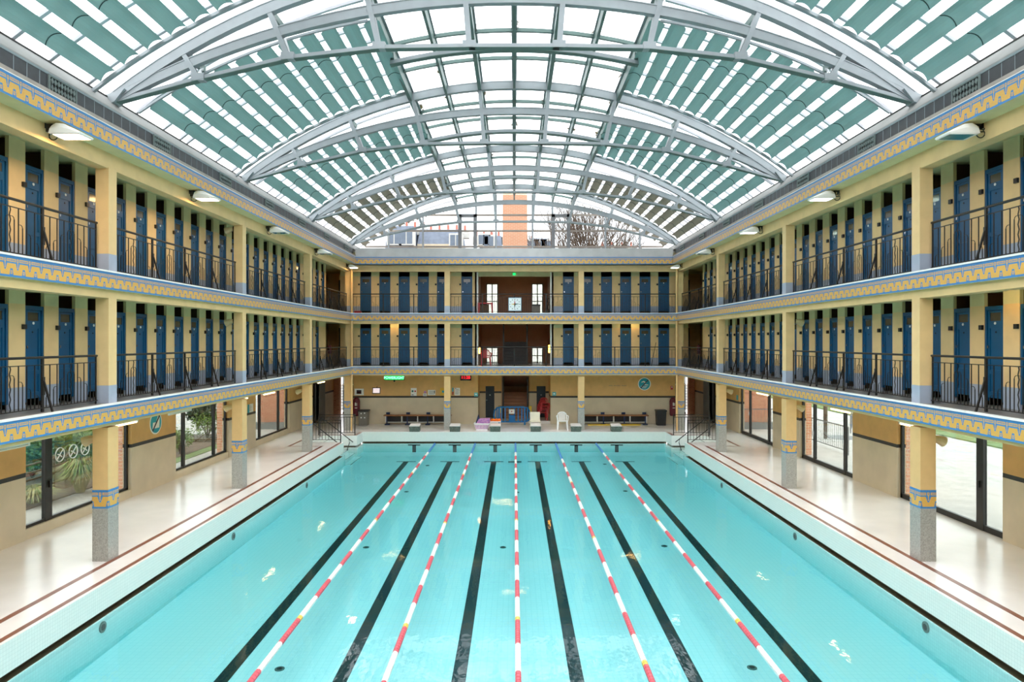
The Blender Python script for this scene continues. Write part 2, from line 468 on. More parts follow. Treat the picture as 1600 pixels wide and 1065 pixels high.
for s in (-1, 1):
    for k, y in enumerate((12.35, 18.1, 24.5)):
        if o0 is None: o0 = o = inw.build('wall_inlet')
        else: o = o0.copy(); COL.objects.link(o)
        o.location = (s*7.45, y, -.72-.0); o.rotation_euler = (0, 0, 0 if s < 0 else PI)
        tag(o, '%s round inlet along the %s pool wall, under water' % (('nearest', 'middle', 'farthest')[k], SIDE[s]), 'pool inlet', 'round inlets in the pool walls', 'thing')

# ---- ribbons that follow the gallery edge round three sides
def upath(X, Y, r, y0=.2, n=6):
    pts = [(-X, y0), (-X, Y-r)]
    pts += [(-X+r-r*math.cos(PI/2*k/n), Y-r+r*math.sin(PI/2*k/n)) for k in range(1, n+1)]
    pts += [(-x, y) for x, y in reversed(pts)]
    return pts
def ribbon(X, Y, r, z0, z1, m, per=None):
    mb = MB(); u = 0; P = upath(X, Y, r)
    for a, b in zip(P, P[1:]):
        l = math.hypot(b[0]-a[0], b[1]-a[1]); k = per or 1
        mb.face([(a[0], a[1], z0), (b[0], b[1], z0), (b[0], b[1], z1), (a[0], a[1], z1)], m, [(u/k, 0), ((u+l)/k, 0), ((u+l)/k, 1), (u/k, 1)])
        u += l
    return mb
def lip(X, Y, r, z0, z1, t, m):            # a solid strip of thickness t behind the ribbon line
    mb = MB(); P = upath(X, Y, r); Q = upath(X+t, Y+t, r+t)
    for a, b, c, e in zip(P, P[1:], Q[1:], Q):
        mb.hexa([(a[0], a[1], z0), (b[0], b[1], z0), (c[0], c[1], z0), (e[0], e[1], z0),
                 (a[0], a[1], z1), (b[0], b[1], z1), (c[0], c[1], z1), (e[0], e[1], z1)], m)
    return mb
XE, YE = 8.1, 34.1
for n, (F, zb) in enumerate(((F1, 2.812), (F2, 5.483))):
    struct(ribbon(XE, YE, .3, zb, F-.03, 'mosaic_frieze', .277).build('trim_%d' % (n+1)), ('lower', 'upper')[n]+' gallery edge frieze of blue and gold mosaic', 'frieze')
    struct(lip(XE-.02, YE-.02, .3, F-.03, F+.004, .10, 'slab_edge').build('trim_%d' % (n+3)), 'white nosing along the %s gallery edge' % ('lower', 'upper')[n], 'trim')
struct(ribbon(7.85, 33.8, .04, 8.26, 8.62, 'mosaic_frieze', .277).build('trim_5'), 'top cornice frieze of blue and gold mosaic under the roof', 'frieze')

# ---- gallery floors (slabs), their edge beams
for n, (F, zc, zs, zb) in enumerate(((F1, C0, 2.812, 2.735), (F2, C1, 5.483, 5.318))):
    g = MB()
    for s in (-1, 1):
        bx(g, s, XE+.005, 11.15, .2, 33.8, zs, F-.03, 'olive_paint')
        bx(g, s, 8.3, 11.15, .2, 43, zc, zs+.01, 'olive_paint')
        bx(g, s, XE+.06, 11.15, .2, 43, F-.03, F, 'gallery_floor')
        bx(g, s, 8.2, 8.53, .2, 34.5, zb, zs+.02, 'cream_paint')
        g.prism([(s*8.095, 33.79)]+[(s*(8.105-.3+.3*math.cos(PI/2*q/6)), 33.8+.305*math.sin(PI/2*q/6)) for q in range(7)]+[(s*7.8, 34.4), (s*8.3, 34.4), (s*8.3, 33.79)], 'z', zs, F-.035, 'olive_paint')
    g.box(-7.9, 7.9, YE+.005, 34.5, zs, F-.03, 'olive_paint')
    g.box(-8.3, 8.3, 34.3, 43, zc, F-.03, 'olive_paint')
    g.box(-8.2, 8.2, YE+.06, 43, F-.03, F, 'gallery_floor')
    g.box(-8.3, 8.3, 34.2, 34.5, zb, zs+.02, 'cream_paint')
    g.box(-11.15, 11.15, -3, .2, zs, F, 'gallery_floor')
    struct(g.build('floor_%s_gallery' % ('lower', 'upper')[n]), '%s gallery floor and its soffit' % ('lower', 'upper')[n], 'gallery floor')

# ---- cornice, curb and flat roofs
c = MB()
for s in (-1, 1):
    bx(c, s, 7.855, 8.3, .2, 34.2, 8.262, 8.70, 'olive_paint')
    bx(c, s, 7.85, 8.05, .2, 33.8, 8.62, 8.70, 'lip_concrete'); bx(c, s, 7.84, 7.9, .2, 33.8, 8.615, 8.63, 'slab_edge')
    bx(c, s, 8.22, 8.5, .2, 34.5, 7.945, 8.3, 'cream_paint')
    bx(c, s, 8.3, 11.3, -3, 43, C2, 8.9, 'olive_paint')
    bx(c, s, 8.3, 11.4, -3, 43, 8.9, 9.05, 'grey_concrete')
c.box(-7.86, 7.86, 33.805, 34.3, 8.262, 9.05, 'grey_concrete')
c.box(-8.3, 8.3, 33.9, 34.2, 8.262, 8.3, 'olive_paint')
c.box(-8.5, 8.5, 34.2, 34.5, 7.945, 8.3, 'cream_paint')
c.box(-8.3, 8.3, 34.3, 43, C2, 8.9, 'olive_paint')
c.box(-8.3, 8.3, 34.3, 43, 8.9, 9.0, 'grey_concrete')
c.box(-11.3, 11.3, -3, .2, 8.2, 9.05, 'grey_concrete')
struct(c.build('ceiling'), 'pale green gallery ceiling and cornice', 'ceiling')
c = MB()
for s in (-1, 1):
    pr = [(s*8.0, 9.05), (s*8.02, 9.10), (s*8.25, 9.39), (s*8.45, 9.39), (s*8.45, 9.05)]
    c.prism(pr, 'y', .2, 37.2, 'white_concrete')
    bx(c, s, 8.235, 8.27, .2, 37.1, 9.39, 9.415, 'black_metal')
    bx(c, s, 7.99, 8.05, .2, 33.85, 9.02, 9.06, 'tile_joint'); bx(c, s, 7.99, 8.05, .2, 33.85, 8.69, 8.715, 'tile_joint')
struct(c.build('trim_6'), 'white concrete curb at the foot of the glass roof', 'trim')
VENT = [11.7+3.4*k for k in range(-3, 7)]
for s in (-1, 1):
    t = MB(); bx(t, s, 8.0, 8.3, .2, 33.82, 8.70, 9.04, 'slate_tile')
    y = .4
    while y < 33.7:
        if not any(v-.1 < y < v+.9 for v in VENT): bx(t, s, 7.994, 8.0, y, y+.012, 8.71, 9.03, 'tile_joint')
        y += .30
    struct(t.build('trim_%d' % (7 if s < 0 else 8)), 'dark slate tile band under the %s roof curb' % SIDE[s], 'trim')
vg = MB(); vg.box(0, .03, 0, .03, 0, .30, 'vent_metal').box(0, .03, .72, .75, 0, .30, 'vent_metal').box(0, .03, .03, .72, 0, .03, 'vent_metal').box(0, .03, .03, .72, .27, .30, 'vent_metal')
vg.box(.025, .03, .03, .72, .03, .27, 'black_hole')
for i in range(8):
    for j in range(2):
        cy, cz = .086+.083*i, .09+.12*j
        vg.prism([(cy-.039, cz), (cy, cz-.056), (cy+.039, cz), (cy, cz+.056)], 'x', .0, .02, 'vent_metal')
o0 = None
for s in (-1, 1):
    for k, v in enumerate(VENT[3:]):
        if o0 is None: o0 = o = vg.build('vent_grille')
        else: o = o0.copy(); COL.objects.link(o)
        o.location = (s*7.965, v if s < 0 else v+.75, 8.725)
        o.rotation_euler = (0, 0, PI if s > 0 else 0); 
        o.scale = (-1 if s < 0 else -1, 1, 1)
        tag(o, '%s pierced metal vent from the near end of the %s slate band' % (ORD[k], SIDE[s]), 'vent', 'vents in the slate band', 'thing')

# ---- cabin walls of the galleries
OP = lambda k: 16.61+.94*k
KL = {0: 16, 1: 17}
def pier(mb, s, X0, X1, ya, yb, z, ztop):
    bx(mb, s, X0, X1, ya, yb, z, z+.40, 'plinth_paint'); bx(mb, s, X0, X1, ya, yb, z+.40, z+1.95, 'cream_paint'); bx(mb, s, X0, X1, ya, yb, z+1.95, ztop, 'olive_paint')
for n, (F, zt) in enumerate(((F1, C1), (F2, C2))):
    for s in (-1, 1):
        mb = MB()
        for k in range(-16, KL[n]+1):
            y1 = OP(k+1) if k < KL[n] else 33.35
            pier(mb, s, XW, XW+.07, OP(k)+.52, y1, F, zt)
            ym = (OP(k)+.52+y1)/2
            bx(mb, s, XW+.07, XG, ym-.04, ym+.04, F, zt, 'cabin_brown')
        bx(mb, s, XG-.05, XG+.1, -3, 33.4, F, zt, 'cabin_brown')
        bx(mb, s, XW+.07, XG, OP(KL[n])+.9, 33.35, F, zt, 'cream_paint')
        # lobby at the corner
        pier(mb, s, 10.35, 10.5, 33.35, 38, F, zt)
        struct(mb.build('wall_%s_%s' % (SIDE[s], ('lower', 'upper')[n])), '%s %s gallery wall of cream piers between cabins' % (SIDE[s], ('lower', 'upper')[n]), 'wall')
# far wall of each gallery
FD = [-7.68, -6.69, -5.69, -4.70, -3.71, -2.45, 2.80, 3.785, 4.77, 5.76, 6.76, 7.73]
for n, (F, zt) in enumerate(((F1, C1), (F2, C2))):
    mb = MB()
    edges = [-9.0] + [e for c in FD[:6] for e in (c-.285, c+.285)] + [-1.93]
    for half in (edges, [1.95] + [e for c in FD[6:] for e in (c-.285, c+.285)] + [9.0]):
        for a, b in zip(half[0::2], half[1::2]):
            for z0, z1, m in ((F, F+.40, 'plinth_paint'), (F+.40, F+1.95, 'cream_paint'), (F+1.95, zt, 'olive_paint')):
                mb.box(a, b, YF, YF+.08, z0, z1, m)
            xm = (a+b)/2; mb.box(xm-.04, xm+.04, YF+.08, YG+.3, F, zt, 'cabin_brown')
    for s in (-1, 1):
        bx(mb, s, 1.95, 9.0, YG+.25, YG+.35, F, zt, 'cabin_brown')
        bx(mb, s, 9.0, 10.4, 38.0, 38.2, F, zt, 'cream_paint'); bx(mb, s, 8.92, 9.0, YF+.2, 38, F, zt, 'cream_paint')
        bx(mb, s, 9.12, 9.75, 37.97, 38.0, F, F+2.0, 'door_dark')
        bx(mb, s, 1.93, 2.03, YF, 40.5, F, zt, 'hall_brown')
        bx(mb, s, 1.86, 1.94, YF-.02, YF+.3, F, zt, 'white_enamel')
    wz = (F+.02, F+1.93) if n else (F-.02, F+.9)
    for a, b in ((-2, -1.63), (-.93, 1.0), (1.68, 2.05)): mb.box(a, b, 39.5, 39.7, F, zt, 'hall_brown')
    for a, b in ((-1.63, -.93), (1.0, 1.68)): mb.box(a, b, 39.5, 39.7, wz[1], zt, 'hall_brown')
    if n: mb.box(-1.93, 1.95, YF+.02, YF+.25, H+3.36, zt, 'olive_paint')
    struct(mb.build('wall_far_%s' % ('lower', 'upper')[n]), 'far %s gallery wall with the stair hall in its middle' % ('lower', 'upper')[n], 'wall')
    for q, (a, b) in enumerate(((-1.63, -.93), (1.0, 1.68))):
        wn = MB()
        for x in (a, (a+b)/2-.03, b-.06): wn.box(x, x+.06, 39.56, 39.62, wz[0], wz[1], 'fence_steel')
        for z in (wz[0], wz[0]+.45*(wz[1]-wz[0]), wz[1]-.05): wn.box(a, b, 39.57, 39.61, z, z+.05, 'fence_steel')
        fr = struct(wn.build('window_%d' % (7+2*n+q)), 'tall hall window of the %s floor, %s of the two' % (('lower', 'upper')[n], ('left', 'right')[q]), 'window')
        MB().box(a, b, 39.585, 39.592, wz[0], wz[1], 'window_glass').build('pane', fr)

# ---- ground floor walls
WIN = [(15.24, 19.45), (22.0, 26.1), (28.8, 33.1)]
def bands(mb, fn, z0=0):
    for a, b, m in ((z0, 1.415, 'beige_wall'), (1.415, 1.515, 'dark_band'), (1.515, C0+.02, 'ochre_paint')): fn(a, b, m)
for s in (-1, 1):
    mb = MB(); ys = [-3] + [v for ab in WIN for v in ab] + [37.0]
    for a, b in zip(ys[0::2], ys[1::2]): bands(mb, lambda z0, z1, m: bx(mb, s, XG, XG+.25, a, b, z0, z1, m))
    bands(mb, lambda z0, z1, m: bx(mb, s, XG, XG+.25, 38.1, 43, z0, z1, m))
    bx(mb, s, XG-.05, XG+.2, 38.1, 39.2, 0, C0, 'white_concrete')
    bx(mb, s, XG-.1, XG+.2, 37.0, 37.2, 0, C0, 'black_metal'); bx(mb, s, XG+.1, XG+.2, 37.2, 38.1, 0, C0, 'door_dark')
    for a, b in WIN:
        if s < 0: bx(mb, s, XG+.02, XG+.25, a, b, 0, .225, 'beige_wall')
    bx(mb, s, XG+.28, XG+.5, -3, 43, C0, 9.0, 'facade_cream')
    bx(mb, s, XG+.05, XG+.28, -3, 43, C0, 8.9, 'cabin_brown')
    # brick edge and frame of the glazed corridor end
    bx(mb, s, 10.55, XG, 41.2, 41.6, 0, C0, 'brick_red')
    struct(mb.build('wall_%s' % SIDE[s]), '%s ground wall, ochre over beige with a dark stripe' % SIDE[s], 'wall')
mb = MB()
for s in (-1, 1):
    bands(mb, lambda z0, z1, m: bx(mb, s, 1.95, 8.65, YG, YG+.2, z0, z1, m))
    bands(mb, lambda z0, z1, m: bx(mb, s, 1.95, 2.1, YG+.2, 39.0, z0, z1, m))
    bands(mb, lambda z0, z1, m: bx(mb, s, 8.5, 8.65, YG+.2, 42, z0, z1, m))
for xa, xb in ((-1.95, -1.62), (-1.12, -.72), (.80, 1.26), (1.77, 1.95)):
    for a, b, m in ((.15, 1.53, 'beige_wall'), (1.53, 1.63, 'dark_band'), (1.63, C0, 'ochre_paint')): mb.box(xa, xb, 38.5, 38.7, a, b, m)
for xa, xb in ((-1.62, -1.12), (1.26, 1.77)): mb.box(xa, xb, 38.5, 38.7, 1.92, C0, 'ochre_paint'); mb.box(xa-.15, xb+.15, 38.9, 39.0, .15, 2.1, 'black_hole')
mb.box(-.72, -.66, 38.5, 41, .15, C0, 'hall_brown'); mb.box(.78, .84, 38.5, 41, .15, C0, 'hall_brown'); mb.box(-.8, .9, 41.0, 41.1, 0, C0, 'hall_brown')
mb.hexa([(-.72, 38.6, 2.5), (.8, 38.6, 2.5), (.8, 41, 1.75), (-.72, 41, 1.75), (-.72, 38.6, C0), (.8, 38.6, C0), (.8, 41, C0), (-.72, 41, C0)], 'hall_brown')
struct(mb.build('wall_far'), 'far ground wall with a recess for the stairs', 'wall')
mb = MB()
mb.box(-11.15, 11.15, -3.2, -3, -.3, 9.0, 'cream_paint')
struct(mb.build('wall_near'), 'wall behind the near gallery', 'wall')
# ---- glazed openings of the ground floor
MUL = [(16.05, 16.2), (22.75, 25.05), (29.55, 31.9)]
n = 0
for s in (-1, 1):
    for j, (a, b) in enumerate(WIN):
        n += 1; zb = .225 if s < 0 else 0.0
        f = MB(); X = XG+.1
        hb = .07 if s < 0 else .14
        bx(f, s, X, X+.07, a, b, zb, zb+hb, 'black_metal'); bx(f, s, X, X+.07, a, b, C0-.08, C0, 'black_metal')
        bx(f, s, X, X+.07, a, a+.07, zb, C0, 'black_metal'); bx(f, s, X, X+.07, b-.09, b, zb, C0, 'black_metal')
        lab = ('garden window behind the %s pillar on the left wall' if s < 0 else 'glass door behind the %s pillar on the right wall') % ('nearest', 'second', 'third')[j]
        fr = struct(f.build(('window_%d' if s < 0 else 'door_%d') % (n if s < 0 else n-3)), lab, 'window' if s < 0 else 'door')
        ys = [a] + ([(MUL[j][0]+MUL[j][1])/2] if j == 0 else list(MUL[j])) + [b]
        for y in ys[1:-1]: bx(MB(), s, X-.01, X+.08, y-.055 if j else y-.12, y+.055 if j else y+.12, zb, C0, 'black_metal').build('mullion', fr)
        for ya, yb in zip(ys, ys[1:]): bx(MB(), s, X+.03, X+.036, ya, yb, zb, C0, 'window_glass').build('pane', fr)
        for y in ys[1:-1]: bx(MB(), s, X-.05, X-.02, y-.02, y+.02, 1.0, 1.16, 'chrome' if j else 'black_metal').build('handle', fr)
        if s < 0 and j == 0:
            for y in (16.5, 17.0, 17.47):
                dm = MB(); pts = [(-X+.025, y+.165*math.cos(t*PI/12), 1.71+.165*math.sin(t*PI/12)) for t in range(25)]
                dm.tube(pts, .013, 'white_enamel', 4, cap=False)
                dm.tube([(-X+.025, y-.11, 1.60), (-X+.025, y+.11, 1.82)], .010, 'white_enamel', 4)
                dm.tube([(-X+.025, y-.08, 1.73), (-X+.025, y, 1.70), (-X+.025, y+.07, 1.64)], .014, 'white_enamel', 4)
                dm.build('etched_sign', fr)['label'] = 'white round prohibition sign etched on the glass'
for s in (-1, 1):                                              # glazed ends of the side corridors
    f = MB(); bx(f, s, 8.65, 10.55, 42, 42.06, 0, .1, 'black_metal'); bx(f, s, 8.65, 10.55, 42, 42.06, 1.75, 1.82, 'white_enamel'); bx(f, s, 9.9, 9.96, 42, 42.06, 0, C0, 'black_metal')
    fr = struct(f.build('window_%d' % (11 if s < 0 else 12)), 'glazed end of the %s side corridor' % SIDE[s], 'window')
    bx(MB(), s, 8.65, 10.55, 42.02, 42.03, 0, C0, 'gable_glass').build('pane', fr)
# ================================================================ glass roof
RO, RI = 13.29, 17.24
def zo(x): return H+7.78-RO+math.sqrt(RO*RO-x*x)
def zi(x): return H+7.0-RI+math.sqrt(RI*RI-x*x)
def zt_(x):
    P = [(0, 6.04), (.92, 6.03), (2.76, 6.0), (4.62, 5.79), (6.45, 5.36), (8.25, 4.87)]; x = abs(x)
    for (a, b), (c, d) in zip(P, P[1:]):
        if x <= c+1e-6: return H+b+(d-b)*(x-a)/(c-a)
    return H+4.87
def sweep(mb, fz_, xs, dn0, dn1, y0, y1, m):        # a bar following z = f(x), between two offsets below/above
    for a, b in zip(xs, xs[1:]):
        za, zb = fz_(a), fz_(b)
        mb.hexa([(a, y0, za+dn0), (b, y0, zb+dn0), (b, y1, zb+dn0), (a, y1, za+dn0), (a, y0, za+dn1), (b, y0, zb+dn1), (b, y1, zb+dn1), (a, y1, za+dn1)], m)
XS = [-8.3+16.6*i/32 for i in range(33)]
def arch_beam(fn, h, w):
    mb = MB()
    sweep(mb, fn, XS, -h/2, h/2, -w/2+.012, w/2-.012, 'steel_paint')
    sweep(mb, fn, XS, -h/2-.02, -h/2, -w/2, w/2, 'steel_paint'); sweep(mb, fn, XS, h/2, h/2+.02, -w/2, w/2, 'steel_paint')
    return mb
NODES = [.92, 2.76, 4.62, 6.45]
def strut_top(x):
    z = zt_(x); c = H-5.5; t = 0
    d = Vector((x, z-c)).normalized()
    while t < 3 and z+d.y*t < zo(min(8.2, x+d.x*t)): t += .02
    return x+d.x*t, z+d.y*t
tr = thing('roof_truss', 'grey steel bowstring roof truss', 'roof truss', (0, COLY[2], 0), 0, 'steel roof trusses')
arch_beam(zo, .20, .16).build('outer_arch', tr); arch_beam(zi, .17, .14).build('inner_arch', tr)
t = MB(); xt = [-8.25, -6.45, -4.62, -2.76, -.92, .92, 2.76, 4.62, 6.45, 8.25]
for q in (-1, 1): sweep(t, zt_, xt, -.04, .04, q*.04-.02, q*.04+.02, 'steel_paint')
sweep(t, zt_, xt, -.05, -.04, -.08, .08, 'steel_green')
t.build('tie_bar', tr)
for x in NODES:
    for s in (-1, 1):
        x1, z1 = strut_top(x); z0 = zt_(x); b = MB()
        for q in (-.055, .055):
            b.hexa([(s*x-.055, q-.018, z0), (s*x+.055, q-.018, z0), (s*x+.055, q+.018, z0), (s*x-.055, q+.018, z0),
                    (s*x1-.055, q-.018, z1), (s*x1+.055, q-.018, z1), (s*x1+.055, q+.018, z1), (s*x1-.055, q+.018, z1)], 'steel_paint')
        b.box(s*x-.13, s*x+.13, -.08, .08, z0-.05, z0+.10, 'steel_paint')
        b.build('strut', tr)
        q = MB(); q.tube([(s*x, .05, z0+.12), (s*(x+.55*(x1-x)), .45, z0+.6*(z1-z0)), (s*x1, .92, z1+.02)], .03, 'steel_paint', 4); q.build('brace', tr)
        if x > 4: MB().box(s*x1-.04, s*x1+.04, -.05, .98, z1-.06, z1+.08, 'steel_green').build('bracket', tr)
for s in (-1, 1):
    b = MB(); b.hexa([(s*8.42, -.14, H+4.72), (s*8.1, -.14, H+4.86), (s*8.1, .14, H+4.86), (s*8.42, .14, H+4.72),
                      (s*8.42, -.14, H+4.95), (s*7.9, -.14, H+5.12), (s*7.9, .14, H+5.12), (s*8.42, .14, H+4.95)], 'steel_paint')
    b.build('foot_plate', tr)
TRN = ['nearest', 'second', 'third', 'farthest']
tr['label'] = 'grey steel bowstring roof truss, the one nearest of four'
for k in (3, 4, 5): copy_tree(tr, (0, COLY[k], 0), 0, 'grey steel bowstring roof truss, %s from the near end' % ['second', 'third', 'fourth'][k-3])
# longitudinal purlins
PUR = [(0, 'on the ridge')] + [(s*x, '%s %s of the ridge' % (ORD[i], SIDE[s])) for i, x in enumerate((1.05, 2.07, 3.15)) for s in (-1, 1)]
for x, l in PUR:
    mb = MB(); z = zo(abs(x))+.02; w = .035 if abs(x) not in (1.05, 3.15) else .05
    mb.box(x-w, x+w, .3, 37.1, z+.10 if abs(x) > 4 else z-.14, z+.15, 'steel_green')
    mb.box(x-w*2, x+w*2, .3, 37.1, z+.145, z+.165, 'steel_paint')
    tag(mb.build('roof_purlin'), 'long grey green roof bar running lengthwise, '+l, 'roof bar', 'lengthwise roof bars', 'thing')
# secondary ribs in the middle of each bay, glazing bars and glass
XC = [-3.15+6.3*i/12 for i in range(13)]
for k in range(1, 6):
    y0 = COLY[k]; y1 = min(COLY[k]+BAYN, 37.1); nm = ('over the near end', 'between nearest and second trusses', 'between second and third trusses', 'between third and fourth trusses', 'behind the fourth truss')[k-1]
    g = MB()
    n = 48; xs = [-8.36+16.72*i/n for i in range(n+1)]
    for a, b in zip(xs, xs[1:]):
        m = 'roof_glass_centre' if abs(a+b) < 6.3 else 'roof_glass'
        za, zb = zo(max(-8.3, min(8.3, a)))+.2, zo(max(-8.3, min(8.3, b)))+.2
        g.face([(a, y0, za), (b, y0, zb), (b, y1, zb), (a, y1, za)], m)
    sk = struct(g.build('ceiling_glass.%03d' % k, fix=False), 'arched roof glazing '+nm, 'glass roof')
    XA = [-8.3+16.6*i/40 for i in range(41)]
    for dy in (.05, 1.0, 2.15, 2.95, 3.3, 4.1, 5.0, 6.1):
        if y0+dy > y1-.1: continue
        gb = MB()
        for half in ([x for x in XA if x <= -3.1], [x for x in XA if x >= 3.1]):
            sweep(gb, lambda x: zo(x), half, .12, .19, y0+dy, y0+dy+.075, 'glazing_bar')
        gb.build('glazing_bar', sk)
    for dy in (.35, 1.75, 3.4, 5.1):
        if y0+dy > y1-.1: continue
        gb = MB(); sweep(gb, lambda x: zo(x), XC, .10, .19, y0+dy, y0+dy+.07, 'steel_green'); gb.build('glazing_bar', sk)
    if y1-y0 > 5:
        rb = thing('roof_rib', 'curved grey rib under the central glazing, '+nm, 'roof rib', (0, y0+3.4, 0), 0, 'central roof ribs')
        b = MB(); sweep(b, lambda x: zo(x)-.34, XC, -.05, .05, -.07, .07, 'steel_paint'); sweep(b, lambda x: zo(x)-.34, XC, -.065, -.05, -.09, .09, 'steel_green'); b.build('chord', rb)
        for x in (-3.1, -1.05, 1.05, 3.1): MB().box(x-.04, x+.04, -.04, .04, zo(x)-.34, zo(x)-.08, 'steel_green').build('hanger', rb)
        XL = [-8.2+5.0*i/14 for i in range(15)]
        rl = thing('shade_rail', 'pale curved rail carrying the roof blinds, '+nm, 'blind rail', (0, y0+.95, 0), 0, 'blind rails')
        for s in (-1, 1):
            b = MB(); sweep(b, lambda x: zo(abs(x))-.40+.087*(abs(x)-3.13), [-x for x in reversed(XL)] if s > 0 else XL, -.02, .03, -.03, .03, 'steel_paint'); b.build('rail', rl)
            b = MB(); sweep(b, lambda x: zo(x)-.10, [-x for x in reversed(XL)] if s > 0 else XL, -.03, .04, 5.12, 5.20, 'steel_paint'); b.build('rail', rl)
# ---- roof blinds
def za(x): return zo(x)-.43+.087*(x-3.13)
def zb_(x): return zo(x)-.09
def blind(i, s, segs, cols):
    xa, xb = 7.85-.472*i, 7.85-.454*i
    root = thing('roof_blind', '', 'roof blind', (0, 0, 0), 0, 'roof blinds')
    L = 5.05
    def ring(t, wd=.178, lift=0):
        x = xa+(xb-xa)*t; zc = za(xa)+(zb_(xb)-za(xa))*t; y = L*t
        sl = x/13.29; nx, nz = sl, math.sqrt(1-sl*sl)      # surface normal, pointing up and out
        out = []
        for q in range(7):
            u = (q-3)/3*wd; h = .075*(1-(u/wd)**2)+lift
            out.append((s*(x+u*nz+h*nx), y, zc-u*nx+h*nz))
        return out
    for (t0, t1), c in zip(segs, cols):
        mb = MB(); n = 4; R = [ring(t0+(t1-t0)*j/n) for j in range(n+1)]
        for A in (R,):
            for a, b in zip(A, A[1:]):
                for q in range(6): mb.face([a[q], a[q+1], b[q+1], b[q]], c)
        mb.build('fabric_panel', root, smooth=False, fix=False)
    for t0, t1 in list(segs)[:-1]:
        mb = MB(); mb.tube([Vector(p) for p in ring(t1, .172, -.012)], .008, 'seam', 4); mb.build('seam_rod', root)
    return root
SEG = [(0, .305), (.305, .685), (.685, 1.0)]
NEARX = 'up from the %s eave'
for i in range(11):
    for s in (-1, 1):
        src = blind(i, s, SEG, ['green_fabric']*3); src.location = (0, COLY[2]+1.0, 0)
        src['label'] = 'green fabric roof blind, %s up from the %s eave, between nearest and second trusses' % (ORD[i], SIDE[s])
        if i < 9: copy_tree(src, (0, COLY[1]+1.0, 0), 0, 'green fabric roof blind, %s up from the %s eave, before the nearest truss' % (ORD[i], SIDE[s]))
        copy_tree(src, (0, COLY[3]+1.0, 0), 0, 'green fabric roof blind, %s up from the %s eave, between second and third trusses' % (ORD[i], SIDE[s]))
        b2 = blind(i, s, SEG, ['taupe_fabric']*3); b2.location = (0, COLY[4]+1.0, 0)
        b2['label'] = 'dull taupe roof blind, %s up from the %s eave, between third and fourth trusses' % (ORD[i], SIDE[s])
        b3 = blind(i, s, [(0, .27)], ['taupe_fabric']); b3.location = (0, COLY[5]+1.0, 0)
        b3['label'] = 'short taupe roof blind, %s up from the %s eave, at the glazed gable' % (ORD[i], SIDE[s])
# ---- glazed gable
g = MB(); YGB = 37.15; zb0 = 9.0
xs = [-8.3+16.6*i/40 for i in range(41)]
for a, b in zip(xs, xs[1:]): g.face([(a, YGB, zb0), (b, YGB, zb0), (b, YGB, zo(b)+.2), (a, YGB, zo(a)+.2)], 'gable_glass')
gw = struct(g.build('window_13', fix=False), 'arched gable window at the far end under the roof', 'window')
for x in (-6.83, -4.96, -2.08, -.995, .995, 2.08, 4.96, 6.83): MB().box(x-.045, x+.045, YGB-.05, YGB+.05, zb0, zo(x)+.18, 'steel_paint').build('mullion', gw)
for zz in (H+5.14, H+6.0, H+6.86):
    xm = max(x for x in [q*.05 for q in range(167)] if zo(x)+.15 > zz)
    MB().box(-xm, xm, YGB-.04, YGB+.04, zz-.045, zz+.045, 'gable_rail').build('rail', gw)
for s in (-1, 1):
    df = MB(); 
    for x in (2.12, 2.95): bx(df, s, x-.09, x+.09, YGB-.1, YGB+.06, zb0, H+6.9, 'gable_door')
    bx(df, s, 2.03, 3.04, YGB-.1, YGB+.06, H+6.74, H+6.9, 'gable_door')
    df.build('door_frame', gw); bx(MB(), s, 2.3, 2.75, YGB-.14, YGB-.1, H+6.72, H+6.78, 'fence_steel').build('door_closer', gw)

# ================================================================ pillars
def pillar(name, zb, zt, w, dp, band, label, loc, rz):
    c = thing(name, label, 'pillar', loc, rz, 'pool hall pillars' if band else 'gallery pillars')
    if band:
        MB().box(-w/2-.004, w/2+.004, -dp/2-.004, dp/2+.004, 0, 1.075, 'granite').build('granite_base', c)
        b = MB(); k = .34; r = [(-w/2-.006, -dp/2-.006), (w/2+.006, -dp/2-.006), (w/2+.006, dp/2+.006), (-w/2-.006, dp/2+.006)]; u = .5
        for a, e in zip(r, r[1:]+r[:1]):
            l = math.hypot(e[0]-a[0], e[1]-a[1]); c0 = .5-(l/k)/2
            b.face([(a[0], a[1], 1.07), (e[0], e[1], 1.07), (e[0], e[1], 1.445), (a[0], a[1], 1.445)], 'mosaic_frieze', [(c0+0.0, 0), (c0+l/k, 0), (c0+l/k, 1), (c0, 1)])
        b.build('mosaic_band', c, fix=False)
        MB().box(-w/2, w/2, -dp/2, dp/2, 1.075, zt, 'ochre_cream').build('shaft', c)
    else:
        MB().box(-w/2-.003, w/2+.003, -dp/2-.003, dp/2+.003, 0, .36, 'plinth_paint').build('plinth', c)
        MB().box(-w/2, w/2, -dp/2, dp/2, .36, zt-zb, 'cream_paint').build('shaft', c)
    return c
mat('ochre_cream', (232, 190, 130), .55, .04)
PN = ['', '', 'nearest', 'second', 'third', 'corner']
